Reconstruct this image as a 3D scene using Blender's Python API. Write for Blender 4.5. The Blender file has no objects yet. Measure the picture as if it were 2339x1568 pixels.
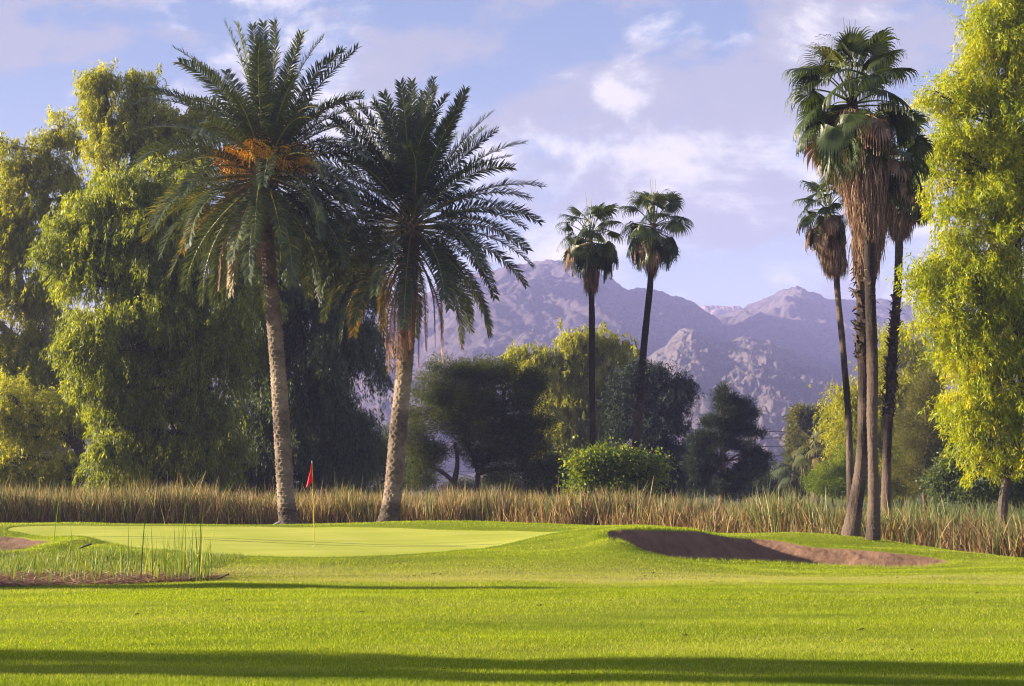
import bpy, math, numpy as np
rng = np.random.default_rng(7)
S = 1024/2339.0; F = 1422.0; EYE = 1.6; HOR = 485.0
TH = math.atan((HOR-343)/F); CT, ST = math.cos(TH), math.sin(TH)
R = math.radians
C = bpy.context.scene.collection
A_ = lambda *a: np.array(a, dtype=float)

# ---------------------------------------------------------------- picture -> world
def ray(X, Y):
    u = (X*S-512)/F; v = (343-Y*S)/F
    return u, CT-ST*v, ST+CT*v
def W(X, Y, d):
    a, b, c = ray(X, Y); k = d/b
    return A_(a*k, d, EYE+c*k)
def Gp(X, Y, z):
    a, b, c = ray(X, Y); k = (z-EYE)/c
    return A_(a*k, b*k, z)
def mpp(d): return S*d/F            # metres per display pixel at distance d

# ---------------------------------------------------------------- noise
def _h(ix, iy, iz, seed):
    h = (ix.astype(np.int64)*73856093) ^ (iy.astype(np.int64)*19349663) ^ (iz.astype(np.int64)*83492791) ^ (seed*2654435761)
    h &= 0xffffffff; h = ((h ^ (h >> 15))*2246822519) & 0xffffffff
    h = ((h ^ (h >> 13))*3266489917) & 0xffffffff; h ^= h >> 16
    return h/4294967295.0
def vn(x, y, z=None, seed=0):
    x = np.asarray(x, float); y = np.asarray(y, float); z = np.zeros_like(x) if z is None else np.asarray(z, float)
    ix, iy, iz = np.floor(x), np.floor(y), np.floor(z)
    fx, fy, fz = x-ix, y-iy, z-iz
    fx, fy, fz = [t*t*(3-2*t) for t in (fx, fy, fz)]
    ix, iy, iz = ix.astype(np.int64), iy.astype(np.int64), iz.astype(np.int64)
    o = 0
    for a in (0, 1):
        for b in (0, 1):
            for c in (0, 1):
                o = o+_h(ix+a, iy+b, iz+c, seed)*(fx if a else 1-fx)*(fy if b else 1-fy)*(fz if c else 1-fz)
    return o*2-1
def fbm(x, y, z=None, oct=4, seed=0, gain=.5):
    o = 0; a = 1; k = 1
    for i in range(oct):
        o = o+a*vn(x*k, y*k, None if z is None else z*k, seed+i*17); a *= gain; k *= 2.03
    return o
def ridged(x, y, oct=5, seed=0):
    o = 0; a = 1; k = 1
    for i in range(oct):
        o = o+a*(1-2*np.abs(vn(x*k, y*k, None, seed+i*31))); a *= .55; k *= 2.07
    return o
sstep = lambda t: (lambda c: c*c*(3-2*c))(np.clip(t, 0, 1))
def nrm(v): return v/np.maximum(np.linalg.norm(v, axis=-1, keepdims=True), 1e-9)

# ---------------------------------------------------------------- objects
def tag(o, label=None, cat=None, group=None, kind=None):
    if label: o['label'] = label
    if cat: o['category'] = cat
    if group: o['group'] = group
    if kind: o['kind'] = kind
    return o
def empty(name, loc, label, cat, group=None):
    o = bpy.data.objects.new(name, None); C.objects.link(o); o.location = [float(v) for v in loc]
    return tag(o, label, cat, group)
class MB:
    """collects vertices and faces with one float per face, builds ONE mesh object"""
    def __init__(s): s.V = []; s.Fs = []; s.T = []; s.n = 0
    def add(s, V, F, tone=0.5):
        V = np.asarray(V, np.float32).reshape(-1, 3); F = np.asarray(F, np.int64)
        s.V.append(V); s.Fs.append(F+s.n); s.n += len(V)
        t = np.asarray(tone, np.float32)
        s.T.append(np.full(len(F), float(t), np.float32) if t.ndim == 0 else t)
        return s
    def build(s, name, mat, parent=None, smooth=False, vattr=None):
        V = np.concatenate(s.V)
        o0 = np.array(parent.location, np.float32) if parent is not None else np.zeros(3, np.float32)
        p = parent
        while p is not None and p.parent is not None:
            p = p.parent; o0 = o0+np.array(p.location, np.float32)
        V = V-o0
        me = bpy.data.meshes.new(name)
        tot = np.concatenate([np.full(len(f), f.shape[1], np.int32) for f in s.Fs])
        idx = np.concatenate([f.ravel() for f in s.Fs]).astype(np.int32)
        st = np.concatenate([[0], np.cumsum(tot)[:-1]]).astype(np.int32)
        me.vertices.add(len(V)); me.vertices.foreach_set('co', V.ravel().astype(np.float32))
        me.loops.add(len(idx)); me.loops.foreach_set('vertex_index', idx)
        me.polygons.add(len(tot)); me.polygons.foreach_set('loop_start', st); me.polygons.foreach_set('loop_total', tot)
        at = me.attributes.new('tone', 'FLOAT', 'FACE'); at.data.foreach_set('value', np.concatenate(s.T))
        if vattr:
            for k, a in vattr.items():
                at = me.attributes.new(k, 'FLOAT', 'POINT'); at.data.foreach_set('value', np.asarray(a, np.float32).ravel())
        me.polygons.foreach_set('use_smooth', np.full(len(tot), smooth, bool))
        me.update(calc_edges=True)
        me.materials.append(mat)
        o = bpy.data.objects.new(name, me); C.objects.link(o)
        if parent is not None: o.parent = parent
        return o
def gridF(nr, nc, wrap=False):
    i = np.arange(nr-1)[:, None]; j = np.arange(nc if wrap else nc-1)[None, :]; j2 = (j+1) % nc
    return np.stack([i*nc+j, i*nc+j2, (i+1)*nc+j2, (i+1)*nc+j], -1).reshape(-1, 4)
def spline(P, n):
    P = np.asarray(P, float); k = len(P)
    if k == 2: return P[0]+(P[1]-P[0])*np.linspace(0, 1, n)[:, None]
    Q = np.vstack([2*P[0]-P[1], P, 2*P[-1]-P[-2]]); t = np.linspace(0, k-1-1e-6, n); i = t.astype(int); f = (t-i)[:, None]
    a, b, c, d = Q[i], Q[i+1], Q[i+2], Q[i+3]
    return .5*((2*b)+(c-a)*f+(2*a-5*b+4*c-d)*f*f+(3*b-a-3*c+d)*f**3)
def frame(P):
    T = nrm(np.gradient(P, axis=0)); ref = np.where(np.abs(T[:, 2:3]) > .9, A_(1, 0, 0), A_(0, 0, 1))
    if np.mean(np.abs(T[:, 2])) > .7: ref = np.tile(A_(1, 0, 0), (len(P), 1))
    else: ref = np.tile(A_(0.01, 0.02, 1), (len(P), 1))
    U = nrm(np.cross(T, ref)); Vv = np.cross(T, U)
    return T, U, Vv
def tube(mb, P, r, k=6, tone=.5, rf=None):
    P = np.asarray(P, float); n = len(P); r = np.broadcast_to(np.asarray(r, float), (n,))
    T, U, V = frame(P); a = np.arange(k)/k*2*math.pi
    rr = r[:, None]*np.ones(k)[None] if rf is None else rf(r, a)
    V3 = P[:, None]+(U[:, None]*np.cos(a)[None, :, None]+V[:, None]*np.sin(a)[None, :, None])*rr[..., None]
    mb.add(V3, gridF(n, k, True), tone)
    mb.add(V3[-1], np.arange(k)[None], tone)
    return V3

# ---------------------------------------------------------------- materials
def newmat(name):
    m = bpy.data.materials.new(name); m.use_nodes = True; nt = m.node_tree
    for n in list(nt.nodes): nt.nodes.remove(n)
    return m, nt
class N:
    def __init__(s, nt): s.nt = nt
    def __call__(s, t, ins=None, **kw):
        n = s.nt.nodes.new(t)
        for k, v in kw.items(): setattr(n, k, v)
        for k, v in (ins or {}).items():
            i = n.inputs[k]
            if isinstance(v, bpy.types.NodeSocket): s.nt.links.new(v, i)
            else: i.default_value = v
        return n
    def math(s, op, a, b=0.0, c=0.0, clamp=False):
        n = s.nt.nodes.new('ShaderNodeMath'); n.operation = op; n.use_clamp = clamp
        for i, v in enumerate((a, b, c)):
            if isinstance(v, bpy.types.NodeSocket): s.nt.links.new(v, n.inputs[i])
            else: n.inputs[i].default_value = v
        return n.outputs[0]
    def mix(s, f, a, b, mode='MIX'):
        n = s.nt.nodes.new('ShaderNodeMix'); n.data_type = 'RGBA'; n.blend_type = mode
        for i, v in ((0, f), (6, a), (7, b)):
            if isinstance(v, bpy.types.NodeSocket): s.nt.links.new(v, n.inputs[i])
            else: n.inputs[i].default_value = v if i == 0 else (*v[:3], 1)
        return n.outputs[2]
    def ramp(s, f, pts):
        n = s.nt.nodes.new('ShaderNodeValToRGB'); s.nt.links.new(f, n.inputs[0]); cr = n.color_ramp
        while len(cr.elements) < len(pts): cr.elements.new(.5)
        for e, (p, c) in zip(cr.elements, pts): e.position = p; e.color = (*c[:3], 1)
        return n.outputs[0]
    def noise(s, scale, detail=4, vec=None, rough=.55, dist=0):
        n = s('ShaderNodeTexNoise', {'Scale': scale, 'Detail': detail, 'Roughness': rough, 'Distortion': dist})
        if vec is not None: s.nt.links.new(vec, n.inputs['Vector'])
        return n.outputs[0]
def leafmat(name, pts, trans=.45, tcol=(1.25, 1.15, .45), rough=.55, spec=.3, patch=None):
    """pts = ramp of base colours over the tone attribute; trans = share of light passing through the leaf"""
    m, nt = newmat(name); n = N(nt)
    at = n('ShaderNodeAttribute', attribute_name='tone').outputs['Fac']
    col = n.ramp(at, pts)
    if patch:
        geo = n('ShaderNodeNewGeometry').outputs['Position']
        nz = n.noise(patch[0], 3, geo); f = n('ShaderNodeMapRange', {0: nz, 1: .42, 2: .6}).outputs[0]
        col = n.mix(n.math('MULTIPLY', f, patch[2]), col, patch[1])
    p = n('ShaderNodeBsdfPrincipled', {'Base Color': col, 'Roughness': rough, 'Specular IOR Level': spec})
    t = n('ShaderNodeBsdfTranslucent', {'Color': n.mix(1, col, tcol, 'MULTIPLY')})
    mx = n('ShaderNodeMixShader', {0: trans, 1: p.outputs[0], 2: t.outputs[0]})
    n('ShaderNodeOutputMaterial', {0: mx.outputs[0]})
    return m
def solid(name, pts, scale=6, rough=.85, bump=.3, spec=.2, stretch=(1, 1, 1), bscale=None, tone=0):
    m, nt = newmat(name); n = N(nt)
    tc = n('ShaderNodeTexCoord').outputs['Object']
    mp = n('ShaderNodeMapping', {'Vector': tc, 'Scale': stretch}).outputs[0]
    nz = n.noise(scale, 6, mp, .65)
    if tone:
        at = n('ShaderNodeAttribute', attribute_name='tone').outputs['Fac']
        nz = n.math('ADD', nz, n.math('MULTIPLY', n.math('SUBTRACT', at, .5), tone), clamp=True)
    col = n.ramp(nz, pts)
    b = n('ShaderNodeBump', {'Height': n.noise(bscale or scale*3, 5, mp, .7), 'Strength': bump, 'Distance': .05})
    p = n('ShaderNodeBsdfPrincipled', {'Base Color': col, 'Roughness': rough, 'Specular IOR Level': spec, 'Normal': b.outputs[0]})
    n('ShaderNodeOutputMaterial', {0: p.outputs[0]})
    return m
M = {}
M['bark_dark'] = solid('bark_dark', [(.3, (.035, .026, .02)), (.7, (.12, .095, .075))], 8)
M['bark_pale'] = solid('bark_pale', [(.3, (.16, .12, .09)), (.7, (.34, .29, .24))], 3)
M['bark_pine'] = solid('bark_pine', [(.3, (.08, .04, .025)), (.7, (.22, .12, .08))], 5)
M['date_bark'] = solid('date_bark', [(.25, (.05, .037, .03)), (.5, (.145, .105, .078)), (.78, (.29, .225, .17))], 2.2, bump=.5, bscale=14, tone=.5)
M['fan_bark'] = solid('fan_bark', [(.3, (.028, .020, .017)), (.75, (.115, .082, .064))], 3, bump=1.0, stretch=(1, 1, .35), bscale=14, tone=1.3)
M['boot'] = solid('boot', [(.3, (.035, .026, .022)), (.7, (.14, .10, .075))], 5)
M['date_leaf'] = leafmat('date_leaf', [(0, (.020, .034, .024)), (.5, (.055, .082, .042)), (.82, (.12, .14, .04)), (1, (.28, .24, .05))], .22, (1.5, 1.3, .5), .45, .5)
M['date_old'] = leafmat('date_old', [(0, (.045, .045, .02)), (.5, (.10, .095, .02)), (1, (.34, .24, .04))], .4, (1.4, 1.05, .4), .5, .4)
M['dead_frond'] = leafmat('dead_frond', [(0, (.10, .052, .03)), (.5, (.24, .13, .075)), (1, (.42, .25, .15))], .25, (1.2, .9, .6), .7, .2)
M['rachis'] = solid('rachis', [(.3, (.13, .12, .05)), (.7, (.28, .24, .11))], 4)
M['fruit'] = leafmat('fruit', [(0, (.6, .25, .012)), (.5, (.92, .50, .015)), (1, (.95, .66, .05))], .15, (1.2, .9, .4), .5, .3)
M['fan_leaf'] = leafmat('fan_leaf', [(0, (.02, .032, .011)), (.5, (.042, .066, .014)), (.85, (.08, .105, .02)), (1, (.16, .16, .03))], .3, (1.6, 1.5, .45), .45, .45)
M['petiole'] = solid('petiole', [(.3, (.16, .17, .05)), (.7, (.32, .30, .12))], 4)
M['skirt'] = leafmat('skirt', [(0, (.07, .045, .035)), (.5, (.22, .145, .10)), (1, (.46, .32, .23))], .2, (1.2, .95, .6), .75, .15)
M['reed'] = leafmat('reed', [(0, (.11, .06, .03)), (.2, (.26, .155, .08)), (.45, (.53, .385, .205)), (.66, (.46, .40, .18)), (.76, (.16, .20, .06)), (1, (.06, .12, .03))], .35, (1.15, 1.0, .6), .6, .25)
M['rush'] = leafmat('rush', [(0, (.08, .15, .015)), (.6, (.16, .24, .025)), (1, (.45, .38, .14))], .35, (1.3, 1.2, .4), .5, .3)
M['litter'] = leafmat('litter', [(0, (.14, .06, .035)), (.5, (.36, .19, .12)), (1, (.60, .40, .28))], .1, (1, 1, 1), .8, .1)

# ================================================================ TERRAIN
ctrl = [(0,1568,0),(600,1568,0),(1170,1568,0),(1750,1568,0),(2339,1568,0),(0,1440,0),(600,1430,.02),(1170,1440,0),(1750,1430,0),(2339,1430,0),
 (0,1345,-.03),(300,1343,-.02),(500,1335,0),(850,1335,0),(1170,1335,0),(1500,1338,0),(1800,1335,0),(2100,1338,0),(2339,1340,0),
 (0,1300,.0),(500,1306,0),(800,1306,.0),(1100,1306,0),(1400,1312,-.06),(1700,1318,-.12),(2000,1322,-.12),(2200,1318,-.1),
 (20,1213,.24),(200,1238,.16),(400,1262,.14),(700,1275,.14),(1000,1264,.16),(1180,1240,.24),(1290,1219,.34),
 (100,1201,.34),(400,1203,.33),(700,1207,.32),(1000,1211,.34),
 (0,1195,.34),(150,1195,.36),(300,1198,.34),(700,1199,.36),(950,1190,.5),(1100,1191,.5),(1250,1202,.46),(1330,1210,.44),
 (1380,1205,.54),(1375,1216,.5),(1385,1240,.35),(1330,1250,.24),(1440,1204,.57),(1455,1270,.03),(1560,1285,-.1),(1700,1290,-.14),(1850,1296,-.2),(2000,1303,-.2),(2130,1302,-.2),(2190,1287,-.2),
 (1392,1213,.54),(1440,1209,.57),(1550,1213,.48),(1700,1233,.15),(1850,1248,.04),(2000,1260,-.02),(2100,1271,-.1),(2172,1286,-.2),(2120,1296,-.2),(2000,1297,-.2),(1850,1290,-.2),(1700,1284,-.12),(1560,1279,-.06),(1470,1264,.08),(1420,1245,.28),(1400,1232,.42),
 (1540,1207,.48),(1640,1221,.24),(1800,1217,.3),(1930,1225,.22),(2050,1240,.08),(2200,1265,-.05),(2270,1283,-.15),(2339,1281,-.15),(2250,1300,-.15),
 (90,1232,.08),(0,1232,.08),(0,1270,.02),(120,1255,.10),(230,1266,.12),(330,1285,.06)]
CP = np.array([Gp(*c) for c in ctrl])
wc = []
for x in (-26, -13, 0, 9, 17, 28): wc += [(x, 56, -.25), (x, 75, -.3), (x, 110, -.3)]
for x in (-8, 0, 8): wc += [(x, 4, 0), (x, 8, 0)]
wc += [(-26, 20, 0), (-26, 40, .1), (26, 20, 0), (26, 34, -.1), (22, 44, -.6), (16.5, 41, -.55), (13, 43, -.5), (12.4, 36.5, -.28), (13.3, 33.5, -.2), (14, 38, -.5), (15.5, 34, -.35), (12, 40.5, -.42), (11.4, 38, -.1), (8, 45, -.3), (3, 47, -.15), (-4, 49, 0), (-12, 51, .05), (-18, 52, .05)]
CP = np.vstack([CP, np.array(wc, float)])
def _phi(a, b):
    r2 = ((a[:, None]-b[None])**2).sum(-1)+1e-6
    return .5*r2*np.log(r2)
_P = np.hstack([np.ones((len(CP), 1)), CP[:, :2]])
_K = _phi(CP[:, :2], CP[:, :2])+np.eye(len(CP))*.06
_Sol = np.linalg.solve(np.block([[_K, _P], [_P.T, np.zeros((3, 3))]]), np.concatenate([CP[:, 2], np.zeros(3)]))
def zbase(x, y):
    q = np.stack([x, y], -1).reshape(-1, 2); out = np.empty(len(q))
    for i in range(0, len(q), 100000):
        s = q[i:i+100000]
        out[i:i+100000] = _phi(s, CP[:, :2])@_Sol[:len(CP)]+np.hstack([np.ones((len(s), 1)), s])@_Sol[len(CP):]
    out = out.reshape(np.shape(x))
    t = sstep((y-58)/30)
    out = out*(1-t)-.3*t
    t2 = sstep((np.abs(x)-26)/14)
    return out*(1-t2)-.1*t2
def polyxy(pts, n=160):
    P = np.array([Gp(*p)[:2] for p in pts]); P = np.vstack([P, P[:1]])
    # closed catmull
    k = len(P)-1; t = np.linspace(0, k, n, endpoint=False); i = t.astype(int); f = (t-i)[:, None]; q = P[:-1]
    a, b, c, d = q[(i-1) % k], q[i % k], q[(i+1) % k], q[(i+2) % k]
    return .5*((2*b)+(c-a)*f+(2*a-5*b+4*c-d)*f*f+(3*b-a-3*c+d)*f**3)
def sdist(x, y, poly):
    """signed distance, positive inside"""
    q = np.stack([np.ravel(x), np.ravel(y)], -1); a = poly; b = np.roll(poly, -1, 0); out = np.empty(len(q))
    for i in range(0, len(q), 60000):
        s = q[i:i+60000, None]; ab = (b-a)[None]; t = np.clip(((s-a)*ab).sum(-1)/(ab**2).sum(-1), 0, 1)
        d = np.sqrt((((a+ab*t[..., None])-s)**2).sum(-1)).min(1)
        ya, yb = a[None, :, 1], b[None, :, 1]; sy = s[..., 1]; cr = (ya > sy) != (yb > sy)
        xi = a[None, :, 0]+(sy-ya)/np.where(np.abs(yb-ya) < 1e-9, 1e-9, yb-ya)*(b-a)[None, :, 0]
        ins = ((cr & (s[..., 0] < xi)).sum(1) % 2) == 1
        out[i:i+60000] = np.where(ins, d, -d)
    return out.reshape(np.shape(x))
BUNK = polyxy([(1392,1213,.54),(1440,1209,.57),(1550,1213,.48),(1700,1233,.15),(1850,1248,.04),(2000,1260,-.02),(2100,1271,-.1),(2172,1286,-.2),(2120,1296,-.2),(2000,1297,-.2),(1850,1290,-.2),(1700,1284,-.12),(1560,1279,-.06),(1470,1264,.08),(1420,1245,.28),(1400,1232,.42)])
BUNL = polyxy([(-160,1232,.08),(-60,1229,.1),(50,1231,.1),(132,1247,.08),(80,1258,.05),(0,1272,.02),(-120,1276,.02)])
GREEN = polyxy([(22,1213,.24),(100,1201,.34),(400,1202,.33),(700,1206,.32),(1000,1211,.34),(1200,1213,.36),(1288,1218,.35),(1180,1238,.24),(1000,1262,.16),(700,1274,.14),(400,1261,.14),(200,1236,.16)])
def inwin(x, y, poly, m=3):
    return (x > poly[:, 0].min()-m) & (x < poly[:, 0].max()+m) & (y > poly[:, 1].min()-m) & (y < poly[:, 1].max()+m)
def dists(x, y):
    out = []
    for p in (BUNK, BUNL, GREEN):
        d = np.full(np.shape(x), -9.0); w = inwin(x, y, p)
        if w.any(): d[w] = sdist(x[w], y[w], p)
        out.append(d)
    return out
def terrain(x, y, full=False):
    z = zbase(x, y); d1, d2, dg = dists(x, y)
    wob = .05*vn(x*2.3, y*2.3, None, 5)
    k = sstep((d1+wob)/1.25)
    z = np.where(d1 > 0, np.minimum(z, z*(1-k)-.62*k-.05*sstep(d1/.12)), z)
    z = z+.03*sstep((.45-np.abs(d1+.3))/.45)*(d1 < 0)
    zl = np.where(d2 > 0, z-.13*sstep(d2/.5), z)
    zl = zl+.12*sstep((.8-np.abs(d2+.55))/.8)*(d2 < 0)
    # lip of the collar round the putting surface
    zl = zl+.022*sstep(-dg/.1)*sstep((dg+1.6)/1.0)
    rough = .02*fbm(x*.5, y*.8, None, 3, 3)
    sandy = np.where((d1 > .1) | (d2 > .1), .05*fbm(x*2.4, y*2.0, None, 4, 9, .6)*np.where(x > 5, 1.0, .4), 0)
    # the overgrown knoll left of the reeds
    kn = Gp(215, 1285, .05); zl = zl+.16*np.exp(-(((x-kn[0])/1.7)**2+((y-kn[1])/1.1)**2))
    z = zl+np.where(dg > 0, .15, 1)*rough*sstep((70-y)/20)+sandy
    return (z, d1, d2, dg) if full else z

def fan(rows, cols):
    yy = np.asarray(rows)[:, None]*np.ones(len(cols))[None]; xx = cols[None]*yy*1.0
    return xx, yy
cols = np.concatenate([np.linspace(-1.3, -.46, 26)[:-1], np.linspace(-.46, .46, 900), np.linspace(.46, 1.3, 26)[1:]])
rows = np.concatenate([np.linspace(3, 10, 10)[:-1], np.linspace(10, 24, 60)[:-1], np.linspace(24, 48, 520)[:-1], np.linspace(48, 62, 30)[:-1], np.geomspace(62, 2600, 54)])
gx, gy = fan(rows, cols)
gz, g1, g2, gg = terrain(gx, gy, True)
gF = gridF(*gx.shape)
gV = np.stack([gx, gy, gz], -1).reshape(-1, 3)
cen = lambda a: a.ravel()[gF].mean(1)
c1, c2, cg = cen(g1), cen(g2), cen(gg); cy = cen(gy)
def ground_mat():
    m, nt = newmat('turf'); n = N(nt)
    pos = n('ShaderNodeNewGeometry').outputs['Position']
    st = n('ShaderNodeMapping', {'Vector': pos, 'Scale': (.35, 1, 1)}).outputs[0]
    a = n.noise(.35, 4, st); b = n.noise(30, 4, pos, .7)
    col = n.ramp(a, [(.3, (.15, .20, .006)), (.55, (.21, .25, .008)), (.75, (.28, .29, .03))])
    col = n.mix(n.math('MULTIPLY', b, .5), col, (.05, .07, .012))
    # dry band at the foot of the bank
    sep = n('ShaderNodeSeparateXYZ', {0: pos}).outputs
    band = n.math('MULTIPLY', n('ShaderNodeMapRange', {0: sep[1], 1: 22.5, 2: 24.0}).outputs[0], n('ShaderNodeMapRange', {0: sep[1], 1: 28.5, 2: 26.0}).outputs[0])
    band = n.math('MULTIPLY', band, n('ShaderNodeMapRange', {0: n.noise(.5, 5, st, .7), 1: .38, 2: .6}).outputs[0])
    col = n.mix(n.math('MULTIPLY', band, .7), col, (.23, .21, .11))
    far = n('ShaderNodeMapRange', {0: sep[1], 1: 60.0, 2: 75.0}).outputs[0]
    col = n.mix(far, col, (.10, .11, .035))
    bp = n('ShaderNodeBump', {'Height': n.noise(45, 4, pos, .8), 'Strength': .6, 'Distance': .03})
    p = n('ShaderNodeBsdfPrincipled', {'Base Color': col, 'Roughness': .9, 'Specular IOR Level': .1, 'Normal': bp.outputs[0]})
    t = n('ShaderNodeBsdfTranslucent', {'Color': col})
    n('ShaderNodeOutputMaterial', {0: p.outputs[0]})
    return m
def green_mat():
    m, nt = newmat('green_turf'); n = N(nt)
    pos = n('ShaderNodeNewGeometry').outputs['Position']
    st = n('ShaderNodeMapping', {'Vector': pos, 'Scale': (.25, 1, 1)}).outputs[0]
    a = n.noise(1.2, 6, st, .65)
    col = n.ramp(a, [(.3, (.33, .37, .040)), (.5, (.42, .44, .06)), (.7, (.50, .48, .11))])
    col = n.mix(n.math('MULTIPLY', n.noise(60, 3, pos, .8), .35), col, (.20, .25, .02))
    sx = n('ShaderNodeSeparateXYZ', {0: pos}).outputs
    stp = n('ShaderNodeMapRange', {0: n.math('SINE', n.math('MULTIPLY_ADD', sx[0], 2.2, n.math('MULTIPLY', sx[1], .9))), 1: -.25, 2: .25}).outputs[0]
    col = n.mix(n.math('MULTIPLY', stp, .16), col, (.26, .31, .03))
    sp_ = n('ShaderNodeMapRange', {0: n.noise(9, 2, pos, .5), 1: .67, 2: .72}).outputs[0]
    col = n.mix(n.math('MULTIPLY', sp_, .45), col, (.50, .46, .2))
    tr = n('ShaderNodeAttribute', attribute_name='line_shadow').outputs['Fac']
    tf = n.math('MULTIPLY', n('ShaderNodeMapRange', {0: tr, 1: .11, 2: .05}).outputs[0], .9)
    col = n.mix(tf, col, (.09, .14, .03))  # darkens the turf colour along the painted shadow lines
    bp = n('ShaderNodeBump', {'Height': n.noise(90, 3, pos, .8), 'Strength': .3, 'Distance': .012})
    p = n('ShaderNodeBsdfPrincipled', {'Base Color': col, 'Roughness': .9, 'Specular IOR Level': .1, 'Normal': bp.outputs[0]})
    n('ShaderNodeOutputMaterial', {0: p.outputs[0]})
    return m
def sand_mat():
    m, nt = newmat('bunker_sand'); n = N(nt)
    pos = n('ShaderNodeNewGeometry').outputs['Position']
    col = n.ramp(n.noise(1.5, 6, pos, .7), [(.3, (.13, .076, .052)), (.7, (.27, .165, .11))])
    col = n.mix(n.math('MULTIPLY', n.noise(50, 3, pos, .8), .4), col, (.10, .055, .04))
    h = n.math('ADD', n.noise(7, 5, pos, .7), n.math('MULTIPLY', n.noise(40, 3, pos, .8), .3))
    bp = n('ShaderNodeBump', {'Height': h, 'Strength': 1.0, 'Distance': .09})
    p = n('ShaderNodeBsdfPrincipled', {'Base Color': col, 'Roughness': .95, 'Specular IOR Level': .1, 'Normal': bp.outputs[0]})
    n('ShaderNodeOutputMaterial', {0: p.outputs[0]})
    return m
GM, GR, SA = ground_mat(), green_mat(), sand_mat()
# two thin shadow lines across the green, painted into its colour
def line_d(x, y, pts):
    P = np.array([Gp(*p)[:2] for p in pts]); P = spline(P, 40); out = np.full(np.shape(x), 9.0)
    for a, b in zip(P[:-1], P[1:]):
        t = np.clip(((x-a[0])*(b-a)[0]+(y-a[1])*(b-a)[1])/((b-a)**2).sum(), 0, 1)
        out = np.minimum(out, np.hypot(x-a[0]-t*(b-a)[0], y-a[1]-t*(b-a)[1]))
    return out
shadow_d = np.full(gx.shape, 9.0); w = gg > -.2
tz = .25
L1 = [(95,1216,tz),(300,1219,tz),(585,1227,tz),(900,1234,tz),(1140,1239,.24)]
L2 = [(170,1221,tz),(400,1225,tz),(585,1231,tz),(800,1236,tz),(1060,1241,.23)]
shadow_d[w] = np.minimum(line_d(gx[w], gy[w], L1), line_d(gx[w], gy[w], L2))
def sub(mask, name, mat, label, cat, extra=None):
    f = gF[mask]; u, inv = np.unique(f, return_inverse=True)
    mb = MB(); mb.add(gV[u], inv.reshape(f.shape))
    va = {'line_shadow': shadow_d.ravel()[u]} if extra else None
    o = mb.build(name, mat, None, True, va)
    return tag(o, label, cat, None, 'structure')
isg = cg > 0; isb = c1 > 0; isl = c2 > 0
sub(~(isg | isb | isl), 'lawn_ground', GM, 'bright green fairway turf sloping up to the putting green and on beyond the reeds', 'lawn')
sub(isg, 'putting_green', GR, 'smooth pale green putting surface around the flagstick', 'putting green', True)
sub(isb & ~isg, 'sand_bunker', SA, 'large brown sand bunker half in shade below the grass lip, right of the green', 'sand bunker')
sub(isl & ~isg & ~isb, 'sand_bunker', SA, 'small reddish sand bunker cut off by the left edge of the photo', 'sand bunker')

# ---------------------------------------------------------------- grass blades
def blades(mb, x, y, z, h, w, lean=.5, tone=None):
    n = len(x); a = rng.uniform(0, 2*math.pi, n); l = rng.normal(0, lean, (n, 2))*h[:, None]
    c, s = np.cos(a)*w/2, np.sin(a)*w/2
    V = np.empty((n, 3, 3)); V[:, 0] = np.stack([x-c, y-s, z-.004], -1); V[:, 1] = np.stack([x+c, y+s, z-.004], -1)
    V[:, 2] = np.stack([x+l[:, 0], y+l[:, 1], z+h], -1)
    mb.add(V, np.arange(3*n).reshape(-1, 3), rng.random(n) if tone is None else tone)
def grassmat():
    m, nt = newmat('turf_blades'); n = N(nt)
    at = n('ShaderNodeAttribute', attribute_name='tone').outputs['Fac']
    pos = n('ShaderNodeNewGeometry').outputs['Position']
    st = n('ShaderNodeMapping', {'Vector': pos, 'Scale': (.3, 1, 1)}).outputs[0]
    col = n.ramp(at, [(0, (.11, .18, .004)), (.5, (.24, .315, .005)), (.9, (.38, .43, .012)), (1, (.62, .62, .16))])
    f = n('ShaderNodeMapRange', {0: n.noise(.55, 6, st, .72), 1: .46, 2: .68}).outputs[0]
    col = n.mix(n.math('MULTIPLY', f, .62), col, (.38, .38, .12))
    f3 = n('ShaderNodeMapRange', {0: n.noise(.8, 5, n('ShaderNodeMapping', {'Vector': pos, 'Scale': (.22, 1, 1), 'Location': (9, 4, 0)}).outputs[0], .7), 1: .5, 2: .66}).outputs[0]
    col = n.mix(n.math('MULTIPLY', f3, .72), col, (.09, .16, .006))
    sep = n('ShaderNodeSeparateXYZ', {0: pos}).outputs
    band = n.math('MULTIPLY', n('ShaderNodeMapRange', {0: sep[1], 1: 23.0, 2: 24.3}).outputs[0], n('ShaderNodeMapRange', {0: sep[1], 1: 28.5, 2: 26.5}).outputs[0])
    band = n.math('MULTIPLY', band, n('ShaderNodeMapRange', {0: n.noise(.5, 5, st, .7), 1: .35, 2: .55}).outputs[0])
    col = n.mix(n.math('MULTIPLY', band, .8), col, (.40, .36, .17))
    p = n('ShaderNodeBsdfPrincipled', {'Base Color': col, 'Roughness': .6, 'Specular IOR Level': .12})
    t = n('ShaderNodeBsdfTranslucent', {'Color': n.mix(1, col, (1.5, 1.5, .3), 'MULTIPLY')})
    mx = n('ShaderNodeMixShader', {0: .42, 1: p.outputs[0], 2: t.outputs[0]})
    n('ShaderNodeOutputMaterial', {0: mx.outputs[0]})
    return m
def sample_view(n, y0, y1, um=.40):
    """random ground points, even in picture area between two distances"""
    t = rng.random(n); y = 1/((1-t)/y0+t/y1); u = rng.uniform(-um, um, n)
    return u*y, y
gb = MB()
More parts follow.
